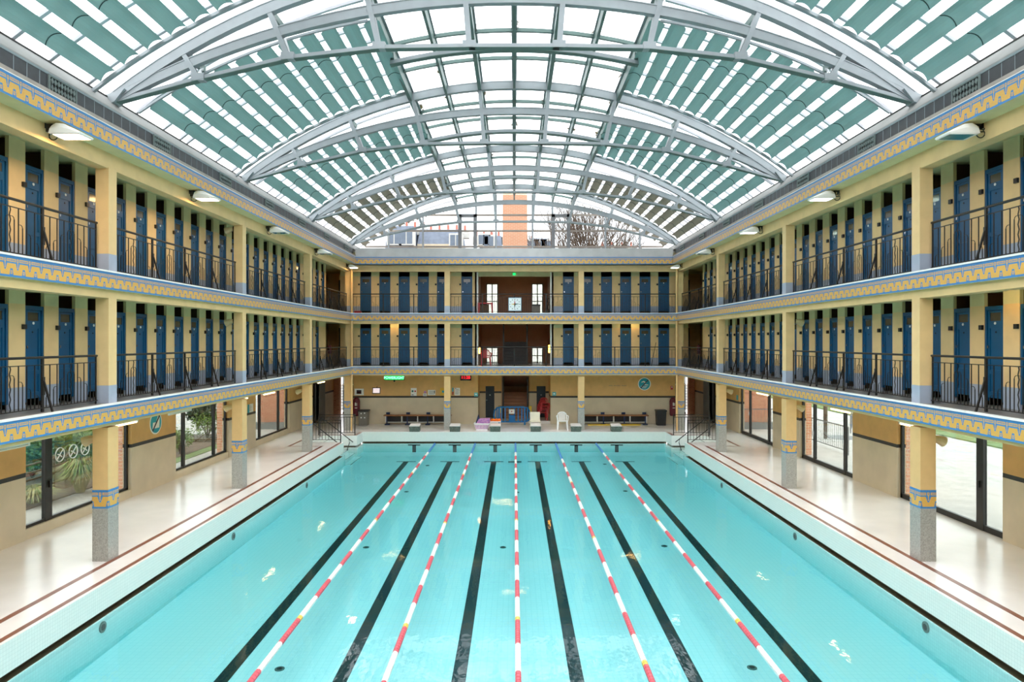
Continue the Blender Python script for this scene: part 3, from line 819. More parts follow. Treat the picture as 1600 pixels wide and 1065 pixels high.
for s in (-1, 1):
    for k in range(1, 6):
        y = COLY[k]-(.0 if k < 5 else .03)
        pn = ['', 'frontmost out-of-frame', 'nearest', 'second', 'third', 'far corner'][k]
        pillar('pillar', 0, 2.70, .31, .36, True, 'square pillar with granite foot and mosaic band, %s on the %s poolside' % (pn, SIDE[s]), (s*8.36, y, 0), 0)
        pillar('pillar', F1, 5.33, .265, .28, False, 'cream pillar with blue grey foot, %s on the %s lower gallery' % (pn, SIDE[s]), (s*8.335, y-.02, F1), 0)
        pillar('pillar', F2, 7.96, .265, .28, False, 'cream pillar with blue grey foot, %s on the %s upper gallery' % (pn, SIDE[s]), (s*8.335, y-.02, F2), 0)
    pillar('pillar', 0, 2.70, .31, .31, True, 'square pillar with granite foot and mosaic band, %s of two at the far end' % SIDE[s], (s*3.36, 34.37, 0), 0)
    pillar('pillar', F1, 5.33, .27, .28, False, 'cream pillar, %s of two on the far lower gallery' % SIDE[s], (s*3.36, 34.36, F1), 0)
    pillar('pillar', F2, 7.96, .27, .28, False, 'cream pillar, %s of two on the far upper gallery' % SIDE[s], (s*3.36, 34.36, F2), 0)
    dp = thing('drain_pipe', 'cream drain pipe in the far %s corner' % SIDE[s], 'pipe', (s*8.10, 34.03, 0), 0, 'corner drain pipes')
    for a, b in ((0, 2.79), (F1+.01, 5.46), (F2+.01, 8.25)): MB().cyl((0, 0, a), .055, b-a, 'ochre_cream', 10).build('pipe_length', dp)

# ================================================================ cabin doors
def cabin_door(w):
    r = thing('cabin_door', 'blue cabin door', 'door', (0, 0, 0), 0, 'blue cabin doors')
    f = MB(); f.box(-w/2, -w/2+.05, .015, .085, .10, 1.93, 'blue_door').box(w/2-.05, w/2, .015, .085, .10, 1.93, 'blue_door').box(-w/2+.05, w/2-.05, .015, .085, 1.85, 1.93, 'blue_door').build('frame', r)
    a, b = -w/2+.052, w/2-.052; l = MB()
    l.box(a, a+.06, .035, .065, .16, 1.845, 'blue_door').box(b-.06, b, .035, .065, .16, 1.845, 'blue_door')
    for z0, z1 in ((.16, .28), (.62, .70), (1.50, 1.645), (1.805, 1.845)): l.box(a+.06, b-.06, .035, .065, z0, z1, 'blue_door')
    l.box(a+.06, b-.06, .05, .06, .28, .62, 'blue_door').box(a+.06, b-.06, .05, .06, .70, 1.50, 'blue_door')
    l.build('leaf', r)
    MB().box(a+.06, b-.06, .046, .056, 1.645, 1.805, 'door_dark_glass').build('transom_pane', r)
    MB().cyl((0, .026, 1.60), .027, .009, 'white_enamel', 10, 'y').build('number_disc', r)
    MB().cyl((0, .044, 1.43), .018, .006, 'black_hole', 8, 'y').build('peephole', r)
    k = MB(); k.box(a+.012, a+.038, .015, .036, 1.12, 1.17, 'chrome'); k.build('knob', r)
    MB().box(-w/2-.10, -w/2-.012, -.045, -.001, 1.48, 1.57, 'black_metal').build('lock_box', r)
    return r
def bay_of(y):
    for k in range(1, 6):
        if y < COLY[k]: return k-1
    return 5
P_S = cabin_door(.52); used = False
for n, F in ((0, F1), (1, F2)):
    for s in (-1, 1):
        cnt = {}
        for k in range(-5, KL[n]+1):
            yc = OP(k)+.26; b = bay_of(yc*8.33/XW); cnt[b] = cnt.get(b, 0)+1
            where = {1: 'before the nearest pillar', 2: 'past the nearest pillar', 3: 'past the second pillar', 4: 'past the third pillar'}.get(b, 'before the nearest pillar')
            lab = '%s blue cabin door %s on the %s %s gallery' % (ORD[cnt[b]-1], where, SIDE[s], ('lower', 'upper')[n])
            loc, rz = (s*XW, yc, F), (PI/2 if s < 0 else -PI/2)
            if not used: P_S.location = loc; P_S.rotation_euler = (0, 0, rz); P_S['label'] = lab; used = True
            else: copy_tree(P_S, loc, rz, lab)
P_F = cabin_door(.57); used = False
for n, F in ((0, F1), (1, F2)):
    for i, x in enumerate(FD):
        lab = '%s blue cabin door from the left on the far %s gallery' % (ORD[i], ('lower', 'upper')[n])
        if not used: P_F.location = (x, YF, F); P_F['label'] = lab; used = True
        else: copy_tree(P_F, (x, YF, F), 0, lab)
def dark_door(x, lab, knob):
    r = thing('dark_door', lab, 'door', (x, 38.5, .15), 0, 'dark blue service doors')
    MB().box(-.24, .24, .04, .08, .01, 1.76, 'door_dark').build('leaf', r)
    MB().cyl((0, .025, 1.27), .03, .014, 'white_enamel', 10, 'y').build('number_disc', r)
    if knob: MB().cyl((-.18, .02, .98), .03, .02, 'chrome', 8, 'y').build('knob', r)
dark_door(-1.37, 'dark blue door left of the stairs in the far recess', True); dark_door(1.515, 'dark blue door right of the stairs behind the red chairs', False)

# ================================================================ railings
def railing(L, npan, brace, label, loc, rz, group, cap=True):
    r = thing('railing', label, 'railing', loc, rz, group)
    MB().tube([(-.02, 0, .965), (L+.02, 0, .965)], .024, 'black_metal', 8).build('handrail', r)
    MB().box(0, L, -.008, .008, .825, .841, 'black_metal').build('mid_rail', r)
    MB().box(-.03, L+.03, -.012, .012, .06, .078, 'black_metal').build('bottom_rail', r)
    w = L/npan
    for x in (.012, L-.012): MB().box(x-.012, x+.012, -.012, .012, .0, .95, 'black_metal').build('post', r)
    for j in range(1, npan):
        x = j*w; b = MB(); b.box(x-.024, x+.024, -.016, .016, 0.0, .95, 'black_metal')
        if brace:
            b.box(x-.03, x+.03, -.03, -.012, .30, .62, 'black_metal')
            b.hexa([(x-.014, -.20, 0), (x+.014, -.20, 0), (x+.014, -.165, 0), (x-.014, -.165, 0), (x-.014, -.04, .55), (x+.014, -.04, .55), (x+.014, -.01, .55), (x-.014, -.01, .55)], 'black_metal')
        b.build('post', r)
    for j in range(npan):
        b = MB(); x0 = j*w; n = 8; st = w/n
        for i in range(1, n):
            x = x0+i*st
            if i == n//2:
                b.tube([(x+.012*math.sin(q*PI/2), 0, .07+.755*q/18) for q in range(19)], .009, 'black_metal', 4, cap=False)
            else: b.box(x-.007, x+.007, -.007, .007, .07, .83, 'black_metal')
        for i in range(n):                                     # stepped hooks rising to the middle of the panel
            lev = i if i < n//2 else n-1-i
            h = (.30, .43, .56, .68)[min(lev, 3)]; sg = 1 if i < n//2 else -1
            x = x0+(i+.5)*st; b.box(x-.006, x+.006, -.006, .006, .07, h-.05, 'black_metal')
            b.tube([(x, 0, h-.05), (x+sg*.012, 0, h-.018), (x+sg*.04, 0, h), (x+sg*st*.5, 0, h)], .006, 'black_metal', 4, cap=False)
        b.build('baluster_panel', r)
    return r
RL = BAYN-.56
rail0 = None
for n, F in ((0, F1), (1, F2)):
    for s in (-1, 1):
        for k in range(1, 5):
            y = COLY[k]+.28 if s < 0 else COLY[k+1]-.28
            lab = 'black iron railing with stepped hooks, %s on the %s %s gallery' % (['before the nearest pillar', 'between nearest and second pillars', 'between second and third pillars', 'past the third pillar'][k-1], SIDE[s], ('lower', 'upper')[n])
            loc = (s*8.38, y, F); rz = PI/2 if s < 0 else -PI/2
            if rail0 is None: rail0 = railing(RL, 4, True, lab, loc, rz, 'gallery railings')
            else: copy_tree(rail0, loc, rz, lab)
    a = railing(4.6, 3, False, 'black railing left of the pillars on the far %s gallery' % ('lower', 'upper')[n], (-8.12, 34.34, F), 0, 'gallery railings') if n == 0 else copy_tree(fr_a, (-8.12, 34.34, F), 0, 'black railing left of the pillars on the far upper gallery')
    b = railing(6.4, 4, False, 'black railing between the pillars on the far %s gallery' % ('lower', 'upper')[n], (-3.2, 34.34, F), 0, 'gallery railings') if n == 0 else copy_tree(fr_b, (-3.2, 34.34, F), 0, 'black railing between the pillars on the far upper gallery')
    if n == 0: fr_a, fr_b = a, b
    copy_tree(fr_a, (3.52, 34.34, F), 0, 'black railing right of the pillars on the far %s gallery' % ('lower', 'upper')[n])
# poolside rails round the entry steps
def low_rail(L, label, loc, rz):
    r = thing('pool_railing', label, 'railing', loc, rz, 'poolside railings')
    for z in (.98, .86): MB().box(0, L, -.012, .012, z-.012, z+.012, 'black_metal').build('rail', r)
    MB().box(0, L, -.01, .01, .12, .14, 'black_metal').build('rail', r)
    for x in (.02, L-.02): MB().box(x-.02, x+.02, -.02, .02, 0, 1.0, 'black_metal').build('post', r)
    n = int(L/.13); b = MB()
    for i in range(1, n): b.box(L*i/n-.008, L*i/n+.008, -.008, .008, .13, .86, 'black_metal')
    b.build('balusters', r)
for s in (-1, 1):
    low_rail(1.65, 'black railing on the near side of the %s entry steps' % SIDE[s], (s*7.6 if s > 0 else -9.25, 29.98, 0), 0)
    low_rail(1.75, 'black railing on the far side of the %s entry steps' % SIDE[s], (s*7.52 if s > 0 else -9.27, 32.32, 0), 0)
    for y, e in ((30.3, 'near'), (32.0, 'far')):
        hr = thing('step_handrail', '%s sloping handrail down the %s entry steps' % (e, SIDE[s]), 'handrail', (0, 0, 0), 0, 'entry step handrails')
        MB().tube([(s*9.15, y, .78), (s*8.9, y, .78), (s*7.55, y, -.28)], .022, 'black_metal', 8).build('rail', hr)
        MB().tube([(s*7.75, y, -.13), (s*7.72, y, -.3), (s*7.86, y, -.75)], .018, 'black_metal', 6).build('stand', hr)
        MB().tube([(s*9.1, y, 0), (s*9.1, y, .78)], .02, 'black_metal', 6).build('stand', hr)
# ================================================================ lamps
def floodlight(lit):
    r = thing('floodlight', '', 'floodlight', (0, 0, 0), 0, 'floodlights under the cornice')
    pr = [(-.16, .0), (-.70, .0), (-.70, .03), (-.56, .10), (-.40, .175), (-.26, .19), (-.18, .14)]
    h = MB(); n = len(pr)
    for x0, x1, k0, k1 in ((-.20, -.15, .55, 1.0), (-.15, .15, 1.0, 1.0), (.15, .20, 1.0, .55)):
        A = [(x0, y, z*k0) for y, z in pr]; B = [(x1, y, z*k1) for y, z in pr]
        for q in range(n): h.face([A[q], A[(q+1) % n], B[(q+1) % n], B[q]], 'lamp_shell')
        if x0 < -.16: h.face(A, 'lamp_shell')
        if x1 > .16: h.face(B[::-1], 'lamp_shell')
    h.build('housing', r, smooth=False)
    g = MB(); g.box(-.165, .165, -.67, -.22, -.012, .004, lit or 'lamp_glass_off'); g.build('glass', r)
    f = MB()
    for a in ((-.19, -.165, -.69, -.18), (.165, .19, -.69, -.18), (-.19, .19, -.69, -.67), (-.19, .19, -.22, -.18)): f.box(a[0], a[1], a[2], a[3], -.016, .006, 'lamp_shell')
    f.build('glass_frame', r)
    b = MB(); b.tube([(0, .0, .20), (0, -.10, .20), (0, -.22, .12)], .022, 'black_metal', 6); b.box(-.05, .05, -.012, .004, .13, .27, 'black_metal'); b.box(-.1, -.04, -.12, -.05, .05, .19, 'black_metal'); b.build('bracket', r)
    c = MB(); c.tube([(.07, .0, .12)]+[(.07, -.07+.075*math.cos(t*PI/8), .03+.075*math.sin(t*PI/8)) for t in range(2, 18)]+[(.04, -.16, .06)], .010, 'black_metal', 5); c.build('cable', r)
    return r
FL = [(12.0, 'flood_lit', 'flood_off'), (17.3, 'flood_lit', 'flood_cool'), (22.65, None, 'flood_cool'), (28.1, None, None), (33.42, 'flood_lit', 'flood_cool')]
proto = {}
for j, (y, a, b) in enumerate(FL):
    for s, m in ((-1, a), (1, b)):
        if m == 'flood_off': m = None
        loc, rz = (s*8.215, y, H+3.60), (PI/2 if s < 0 else -PI/2)
        lab = '%s white floodlight, %s from the near end under the %s cornice' % ('lit' if m else 'unlit', ORD[j], SIDE[s])
        if m not in proto: proto[m] = o = floodlight(m); o.location = loc; o.rotation_euler = (0, 0, rz); o['label'] = lab
        else: o = copy_tree(proto[m], loc, rz, lab)
        if abs(y-33.42) < .1: o.scale = (.8, .8, .8)
def tube_light(L, lit, label, loc, rz, group, name='tube_light', hang=0):
    r = thing(name, label, 'tube lamp', loc, rz, group)
    b = MB(); b.box(-.03, .03, -L/2, L/2, -.02, .02, 'white_enamel'); b.box(-.018, .018, -L/2-.02, -L/2+.03, -.06, -.0, 'white_enamel'); b.box(-.018, .018, L/2-.03, L/2+.02, -.06, -.0, 'white_enamel'); b.build('batten', r)
    if hang:
        for y in (-L*.3, L*.3): MB().box(-.01, .01, y-.01, y+.01, .02, hang, 'white_enamel').build('hanger', r)
    t = MB(); t.cyl((0, -L/2+.03, -.045), .017, L-.06, 'tube_lit' if lit else 'tube_off', 8, 'y'); t.build('tube', r)
    return r
for s, lst in ((-1, [(11.6, 0), (15.1, 1), (17.7, 0), (21.6, 1), (24.1, 1), (30.6, 1)]), (1, [(14.75, 1), (18.1, 1), (23.8, 1)])):
    for j, (y, lit) in enumerate(lst):
        tube_light(1.15, lit, '%s tube lamp under the %s gallery, %s from the near end' % ('glowing' if lit else 'unlit', SIDE[s], ORD[j]), (s*8.66, y, 2.645), 0, 'tube lamps under the galleries', hang=.155)
tube_light(1.1, 1, 'glowing tube lamp on the right lower gallery ceiling near the front', (8.66, 12.3, C1+.006), 0, 'gallery ceiling lamps')
tube_light(1.1, 1, 'glowing tube lamp over the far lower gallery, left side', (-6.2, 34.95, C1+.006), PI/2, 'gallery ceiling lamps')
tube_light(1.1, 1, 'glowing tube lamp over the far lower gallery, right side', (6.0, 34.95, C1+.006), PI/2, 'gallery ceiling lamps')
tube_light(1.2, 1, 'added unseen tube lamp brightening the upper stair hall', (0, 37.6, C2-.02), PI/2, 'added stair hall fill lamps')  # added lamp hidden behind the header, only to brighten the brown hall
tube_light(1.2, 1, 'glowing tube lamp over the far deck before the stairs', (-.6, 35.6, C0-.03), PI/2, 'tube lamps under the far gallery')
def speaker(label, loc, rz, px=0):
    r = thing('wall_speaker', label, 'loudspeaker', loc, rz, 'beige wall loudspeakers')
    b = MB(); b.tube([(0, 0, 0), (0, -.10, -.02), (0, -.22, -.07)], .06, 'speaker_beige', 10, .11); b.build('horn', r)
    MB().tube([(0, -.215, -.068), (0, -.23, -.073)], .095, 'white_enamel', 10).build('grille', r)
    MB().box(-.03, .03, -.0, .075, -.08, .08, 'black_metal').build('bracket', r)
for s in (-1, 1):
    for k, w in ((2, 'nearest'), (3, 'second'), (4, 'third')):
        speaker('beige horn loudspeaker behind the %s pillar under the %s gallery' % (w, SIDE[s]), (s*8.57, COLY[k], 2.46), PI/2 if s > 0 else -PI/2)
for s, F, zt, k, lab in ((-1, F1, C1, 3, 'left lower'), (-1, F2, C2, 3, 'left upper'), (1, F1, C1, 3, 'right lower')):
    speaker('beige horn loudspeaker high beside the second pillar of the %s gallery' % lab, (s*8.54, COLY[3]-.03, zt-.34), PI/2 if s > 0 else -PI/2)

# ================================================================ lane ropes
def rope(x, i):
    r = thing('lane_rope', '%s floating lane rope from the left, red and white with blue far end' % ORD[i], 'lane rope', (x, 0, ZW), 0, 'floating lane ropes')
    ends = [33.44, 30.6, 30.75, 30.75, 29.7, 31.0]
    yb = (30.75, 30.4, 30.7, 29.0, 30.6)[i]; R = .048
    def seg(y0, y1, m):
        n = max(2, int((y1-y0)/.09)); mb = MB(); w = (y1-y0)/n
        for q in range(n):
            a = y0+q*w; mb.tube([(0, a+.004, .012), (0, a+w*.25, .012), (0, a+w*.75, .012), (0, a+w-.004, .012)], R, m, 8) if y0 < 15 else None
        if y0 >= 15: mb.tube([(0, y0, .012), (0, y1, .012)], R, m, 8)
        mb.build('float_section', r)
    seg(yb, 33.42, 'rope_blue')
    y = yb; k = 0; cols = ['rope_white', 'rope_red']
    while y > 1.2:
        L = .95; m = cols[k % 2]
        if k % 7 == 5: seg(y-.14, y, 'rope_yellow'); y -= .14
        seg(max(1.0, y-L), y, m); y -= L; k += 1
    MB().tube([(0, .62, .012), (0, 33.5, .012)], .008, 'rope_white', 4).build('cable', r)
for i, x in enumerate(RX): rope(x, i)
# ================================================================ starting blocks
sb = thing('starting_block', '', 'starting block', (0, 0, 0), 0, 'starting blocks')
b = MB(); b.hexa([(-.24, -.0, .0), (.24, .0, .0), (.22, .52, .0), (-.22, .52, .0), (-.27, -.03, .27), (.27, -.03, .27), (.24, .54, .33), (-.24, .54, .33)], 'stone_dark'); b.build('stone_body', sb)
b = MB(); b.hexa([(-.265, -.025, .27), (.265, -.025, .27), (.235, .535, .33), (-.235, .535, .33), (-.265, -.025, .30), (.265, -.025, .30), (.235, .535, .36), (-.235, .535, .36)], 'deck_terrazzo'); b.build('top_plate', sb)
for i, x in enumerate(LX):
    lab = '%s stone starting block from the left at the far pool edge' % ORD[i]
    if i == 0: sb.location = (x, 33.54, 0); sb['label'] = lab
    else: copy_tree(sb, (x, 33.54, 0), 0, lab)

# ================================================================ furniture at the far end
def mono_chair(label, loc, rz, m, arms=True, lean=0, group=None, legs=True):
    r = thing('plastic_chair', label, 'chair', loc, rz, group)
    r.rotation_euler = (lean, 0, rz)
    s = MB(); s.hexa([(-.21, -.22, .41), (.21, -.22, .41), (.18, .20, .39), (-.18, .20, .39), (-.22, -.23, .435), (.22, -.23, .435), (.19, .21, .415), (-.19, .21, .415)], m); s.build('seat', r)
    b = MB()
    b.tube([(-.20, .17, .42), (-.21, .24, .62), (-.19, .28, .74), (-.11, .30, .80), (0, .305, .82), (.11, .30, .80), (.19, .28, .74), (.21, .24, .62), (.20, .17, .42)], .024, m, 6)
    for i in range(5):
        x = -.125+.0625*i; b.hexa([(x-.018, .20, .42), (x+.018, .20, .42), (x+.018, .215, .42), (x-.018, .215, .42), (x-.018, .29, .79), (x+.018, .29, .79), (x+.018, .305, .79), (x-.018, .305, .79)], m)
    b.build('backrest', r)
    for q in (-1, 1):
        if arms: MB().tube([(q*.22, .25, .66), (q*.265, .12, .655), (q*.275, -.10, .645), (q*.26, -.20, .60), (q*.235, -.22, .43)], .022, m, 6).build('arm', r)
        for y, dy in ((-.20, -.05), (.18, .07)):
            if legs: MB().hexa([(q*.235-.02, y+dy-.018, 0), (q*.235+.02, y+dy-.018, 0), (q*.235+.02, y+dy+.018, 0), (q*.235-.02, y+dy+.018, 0), (q*.205-.034, y-.03, .42), (q*.205+.034, y-.03, .42), (q*.205+.034, y+.03, .42), (q*.205-.034, y+.03, .42)], m).build('leg', r)
    return r
mono_chair('white plastic armchair standing alone at the far pool edge', (2.42, 34.35, 0), 0, 'white_plastic').scale = (1.08, 1, 1.05)
mono_chair('red plastic chair carrying a leaning pile of red chairs in the far recess', (1.52, 37.15, .15), .15, 'red_plastic', False, 0, 'stacked red chairs').scale = (1, 1, 1.0)
for i, (dx, dz, ln) in enumerate(((.03, .14, -.30), (.10, .30, -.38), (.17, .46, -.45))):
    mono_chair('red plastic chair tipped in the leaning pile, %s' % ('lowest of the tipped three', 'middle of the tipped three', 'topmost')[i], (1.52+dx, 37.18+.06*i, .15+dz), .12, 'red_plastic', False, ln*.6, 'stacked red chairs', legs=True)
r = thing('beige_chair', 'low beige canvas chair behind the fourth starting block', 'chair', (1.05, 34.35, 0), 0)
MB().hexa([(-.25, .20, .42), (.25, .20, .42), (.25, .23, .42), (-.25, .23, .42), (-.25, .32, .86), (.25, .32, .86), (.25, .35, .86), (-.25, .35, .86)], 'beige_plastic').build('backrest', r)
MB().box(-.25, .25, -.2, .24, .40, .43, 'beige_plastic').build('seat', r)
for q in (-1, 1):
    for y in (-.17, .24): MB().box(q*.25-.018, q*.25+.018, y-.018, y+.018, 0, .46, 'beige_plastic').build('leg', r)
# blue barrier
r = thing('barrier', 'blue plastic crowd barrier blocking the far stairs', 'barrier', (-.12, 36.35, 0), 0)
f = MB(); f.tube([(-.80, 0, .10+.10), (-.93, 0, .28), (-.97, 0, .50), (-.93, 0, .76), (-.80, 0, .90), (-.6, 0, .95), (.6, 0, .95), (.80, 0, .90), (.93, 0, .76), (.97, 0, .50), (.93, 0, .28), (.80, 0, .2), (.6, 0, .17), (-.6, 0, .17), (-.80, 0, .2)], .045, 'blue_plastic', 6); f.build('frame', r)
for x in (-.8, -.55, -.36, .33, .52, .82): MB().box(x-.03, x+.03, -.03, .03, .2, .95, 'blue_plastic').build('slat', r)
b = MB(); b.box(-.17, .17, -.025, .025, .18, .52, 'blue_plastic'); b.box(-.17, -.10, -.025, .025, .5, .92, 'blue_plastic'); b.box(.10, .17, -.025, .025, .5, .92, 'blue_plastic'); b.build('centre_panel', r)
for x in (-.68, .68): MB().box(x-.045, x+.045, -.035, .035, .0, .95, 'blue_plastic').build('leg', r)
b = MB(); b.box(-.165, .135, -.05, -.04, .60, .83, 'paper_white'); b.cyl((-.015, -.052, .72), .035, .004, 'sign_red', 10, 'y'); b.build('notice', r)['label'] = 'small white notice with a red mark'
# basket with a folded towel, tray with orange cloth
r = thing('laundry_basket', 'white plastic basket at the far pool edge left of the centre', 'basket', (-1.62, 34.35, 0), 0)
b = MB()
def ringbox(z, k): return [(-.38*k, -.26*k, z), (.38*k, -.26*k, z), (.38*k, .26*k, z), (-.38*k, .26*k, z)]
A, B = ringbox(.0, .72), ringbox(.32, 1.0); A2, B2 = ringbox(.02, .69), ringbox(.32, .97)
for q in range(4):
    b.face([A[q], A[(q+1) % 4], B[(q+1) % 4], B[q]], 'white_plastic'); b.face([A2[q], A2[(q+1) % 4], B2[(q+1) % 4], B2[q]], 'white_plastic')
b.face(A, 'white_plastic')
b.build('body', r, fix=False)
MB().tube([Vector(p) for p in ringbox(.33, 1.04)+ringbox(.33, 1.04)[:1]], .022, 'white_plastic', 5).build('rim', r)
g = MB()
for i in range(9): 
    x = -.26+.065*i; g.hexa([(x-.02, -.20, .05), (x+.02, -.20, .05), (x+.02, -.19, .05), (x-.02, -.19, .05), (x*1.2-.022, -.262, .27), (x*1.2+.022, -.262, .27), (x*1.2+.022, -.25, .27), (x*1.2-.022, -.25, .27)], 'purple_cloth')
g.build('side_opening', r)
o = MB(); o.hexa([(-.30, -.18, .30), (.38, -.18, .30), (.40, .18, .30), (-.28, .18, .30), (-.16, -.16, .55), (.36, -.16, .55), (.42, .16, .58), (-.12, .16, .56)], 'purple_cloth')
o.hexa([(-.33, -.14, .30), (-.22, -.14, .30), (-.22, .16, .30), (-.30, .16, .30), (-.19, -.1, .78), (-.12, -.1, .52), (-.12, .14, .52), (-.18, .14, .76)], 'navy')
oo = o.build('striped_towel'); oo.location = (-1.62, 34.35, 0); tag(oo, 'pink and purple striped towel heaped in the white basket', 'towel', kind='thing')
r = thing('tray', 'white tray on legs behind the third starting block', 'tray', (-.94, 34.45, 0), 0)
MB().box(-.27, .27, -.2, .2, .38, .42, 'white_plastic').build('top', r)
for x in (-.24, .24):
    for y in (-.17, .17): MB().box(x-.02, x+.02, y-.02, y+.02, 0, .38, 'white_plastic').build('leg', r)
o = MB()
for i in range(6): o.sphere((-.2+.08*i, .02*(-1)**i, .47+.02*(i % 2)), .075, 'orange_cloth', 8, 5, .9)
oo = o.build('orange_floats'); oo.location = (-.94, 34.45, 0); tag(oo, 'bright orange bundle lying on the white tray', 'swim floats', kind='thing')
# bins
def bin_(label, x, m, lidm, dots):
    r = thing('waste_bin', label, 'bin', (x, 36.25, 0), 0)
    MB().hexa([(-.22, -.22, 0), (.22, -.22, 0), (.22, .22, 0), (-.22, .22, 0), (-.25, -.25, .74), (.25, -.25, .74), (.25, .25, .74), (-.25, .25, .74)], m).build('body', r)
    MB().box(-.275, .275, -.27, .27, .74, .81, lidm).build('lid', r)
    if dots:
        k = MB()
        for x_, z in ((-.09, .64), (.09, .66), (-.09, .42), (.09, .42)): k.box(x_-.03, x_+.03, -.26, -.235, z-.03, z+.03, 'white_enamel')
        k.build('label_spots', r)
bin_('grey waste bin with black lid against the far wall', -7.98, 'bin_grey', 'bin_black', True)
bin_('plain black waste bin against the far wall', 7.78, 'bin_black', 'bin_black', False)
# benches with cubbies
def bench(label, x0, x1, loc):
    r = thing('bench', label, 'bench', loc, 0, 'changing benches')
    MB().box(x0, x1, -.40, .0, .47, .52, 'wood_bench').build('seat', r)
    L = x1-x0; n = 4; b = MB(); b.box(x0+.1, x1-.1, -.03, .0, .14, .46, 'bin_black')
    for i in range(n+1):
        x = x0+.1+(L-.2)*i/n; b.box(x-.02, x+.02, -.34, 0, .14, .47, 'white_enamel')
    b.box(x0+.1, x1-.1, -.34, 0, .12, .14, 'white_enamel'); b.build('cubby_frame', r)
    for i in range(4):
        x = x0+.18+(L-.36)*i/3
        MB().box(x-.10, x+.10, -.06, -.02, .53, .64, 'navy').build('end_block', r)
        q = MB(); q.box(x-.03, x+.03, -.38, -.35, .05, .47, 'navy'); q.box(x-.12, x+.12, -.40, -.1, 0, .05, 'navy'); q.build('leg', r)
bench('wooden bench with open cubbies along the far wall, left of the stairs', -6.95, -3.35, (0, YG-.02, 0))
bench('wooden bench with open cubbies along the far wall, right of the stairs', 3.45, 7.15, (0, YG-.02, 0))
o = MB(); o.box(3.9, 6.7, 36.15, 36.25, 0, .05, 'yellow_plastic'); tag(o.build('floor_bar'), 'long yellow bar lying on the deck before the right bench', 'bar', kind='thing')
# extinguisher covers
def cover(label, x):
    r = thing('extinguisher_cover', label, 'fire extinguisher', (x, YG-.16, .46), 0, 'maroon extinguisher covers')
    b = MB(); pr = [(.19*math.cos(t), .14*math.sin(t)) for t in [PI*k/8 for k in range(17)]]
    for z0, z1, k0, k1 in ((0, .08, .8, 1), (.08, .80, 1, 1), (.80, .92, 1, .78), (.92, .98, .78, .4)):
        A = [(.19*k0*math.cos(PI*q/8), .15*k0*math.sin(PI*q/8), z0) for q in range(16)]; B = [(.19*k1*math.cos(PI*q/8), .15*k1*math.sin(PI*q/8), z1) for q in range(16)]
        for q in range(16): b.face([A[q], A[(q+1) % 16], B[(q+1) % 16], B[q]], 'maroon')
    b.face([(.19*.4*math.cos(PI*q/8), .15*.4*math.sin(PI*q/8), .98) for q in range(16)], 'maroon'); b.face([(.19*.8*math.cos(-PI*q/8), .15*.8*math.sin(-PI*q/8), 0) for q in range(16)], 'maroon')
    b.build('cover', r, smooth=False)
    k = MB(); k.box(-.05, .0, -.155, -.148, .55, .72, 'paper_white'); k.box(.03, .06, -.155, -.148, .55, .70, 'paper_white'); k.box(-.06, .07, -.155, -.148, .42, .45, 'paper_white'); k.build('pictogram', r)['label'] = 'white extinguisher pictogram'
cover('maroon extinguisher cover on the far wall beside the grey bin', -8.44); cover('maroon extinguisher cover on the far wall beside the black bin', 8.50)

# ================================================================ signs and pictures on the far wall
def panel(name, label, cat, x, z, w, h, m, y=YG, extra=(), frame=None, tilt=0, group=None):
    r = thing(name, label, cat, (x, y-.012, z), 0, group); r.rotation_euler = (tilt, 0, 0)
    MB().box(-w/2, w/2, -.01, .01, -h/2, h/2, m).build('board', r)
    if frame:
        b = MB(); t = .035
        for a in ((-w/2-t, -w/2, -h/2-t, h/2+t), (w/2, w/2+t, -h/2-t, h/2+t), (-w/2, w/2, -h/2-t, -h/2), (-w/2, w/2, h/2, h/2+t)): b.box(a[0], a[1], -.02, .01, a[2], a[3], frame)
        b.build('frame', r)
    for i, (fn, mm) in enumerate(extra): 
        b = MB(); fn(b, mm); b.build('print', r)
    return r
def pxz(px, py, y=YG): return (px-803.5)/1067*y, H-(py-533)/1067*y
def bar(x0, x1, z0, z1): return lambda b, m: b.box(x0, x1, -.014, -.010, z0, z1, m)
def lines(w, h, n): 
    def f(b, m):
        for i in range(n): b.box(-w/2, w/2*(.6+.4*((i*7) % 3)/2), -.013, -.010, h/2-(i+.5)*h/n-.006, h/2-(i+.5)*h/n+.006, m)
    return f
x, z = pxz(557.5, 612); panel('framed_picture', 'white framed picture with a dark image above the extinguisher', 'picture', -8.33, z, .42, .28, 'white_enamel', extra=[(bar(-.14, .12, -.10, .10), 'sign_dark'), (bar(-.1, .08, -.08, .0), 'sign_red')], frame='white_enamel')
x, z = pxz(589.5, 609.5); r = panel('wall_television', 'small tilted television showing a pale screen on the far wall', 'television', x, z, .36, .26, 'screen', YG-.22, frame='bin_black', tilt=-.25)
MB().tube([(0, 0, .05), (0, .12, .22), (0, .20, .28)], .02, 'black_metal', 6).build('bracket', r)
x, z = pxz(646.5, 612); panel('poster', 'white poster with green and red discs on the far wall', 'poster', x, z, .31, .42, 'paper_white', extra=[(lambda b, m: b.cyl((-.06, -.014, .04), .055, .004, m, 12, 'y'), 'sign_green'), (lambda b, m: b.cyl((.08, -.014, .04), .045, .004, m, 12, 'y'), 'sign_red'), (bar(-.11, .0, -.17, -.14), 'bin_black')])
x, z = pxz(664, 615); panel('notice', 'small white notice with a pink heading on the far wall', 'notice', x, z-.05, .20, .14, 'paper_white', extra=[(bar(-.05, .07, .09, .20), 'purple_cloth'), (lines(.15, .1, 3), 'bin_grey')])
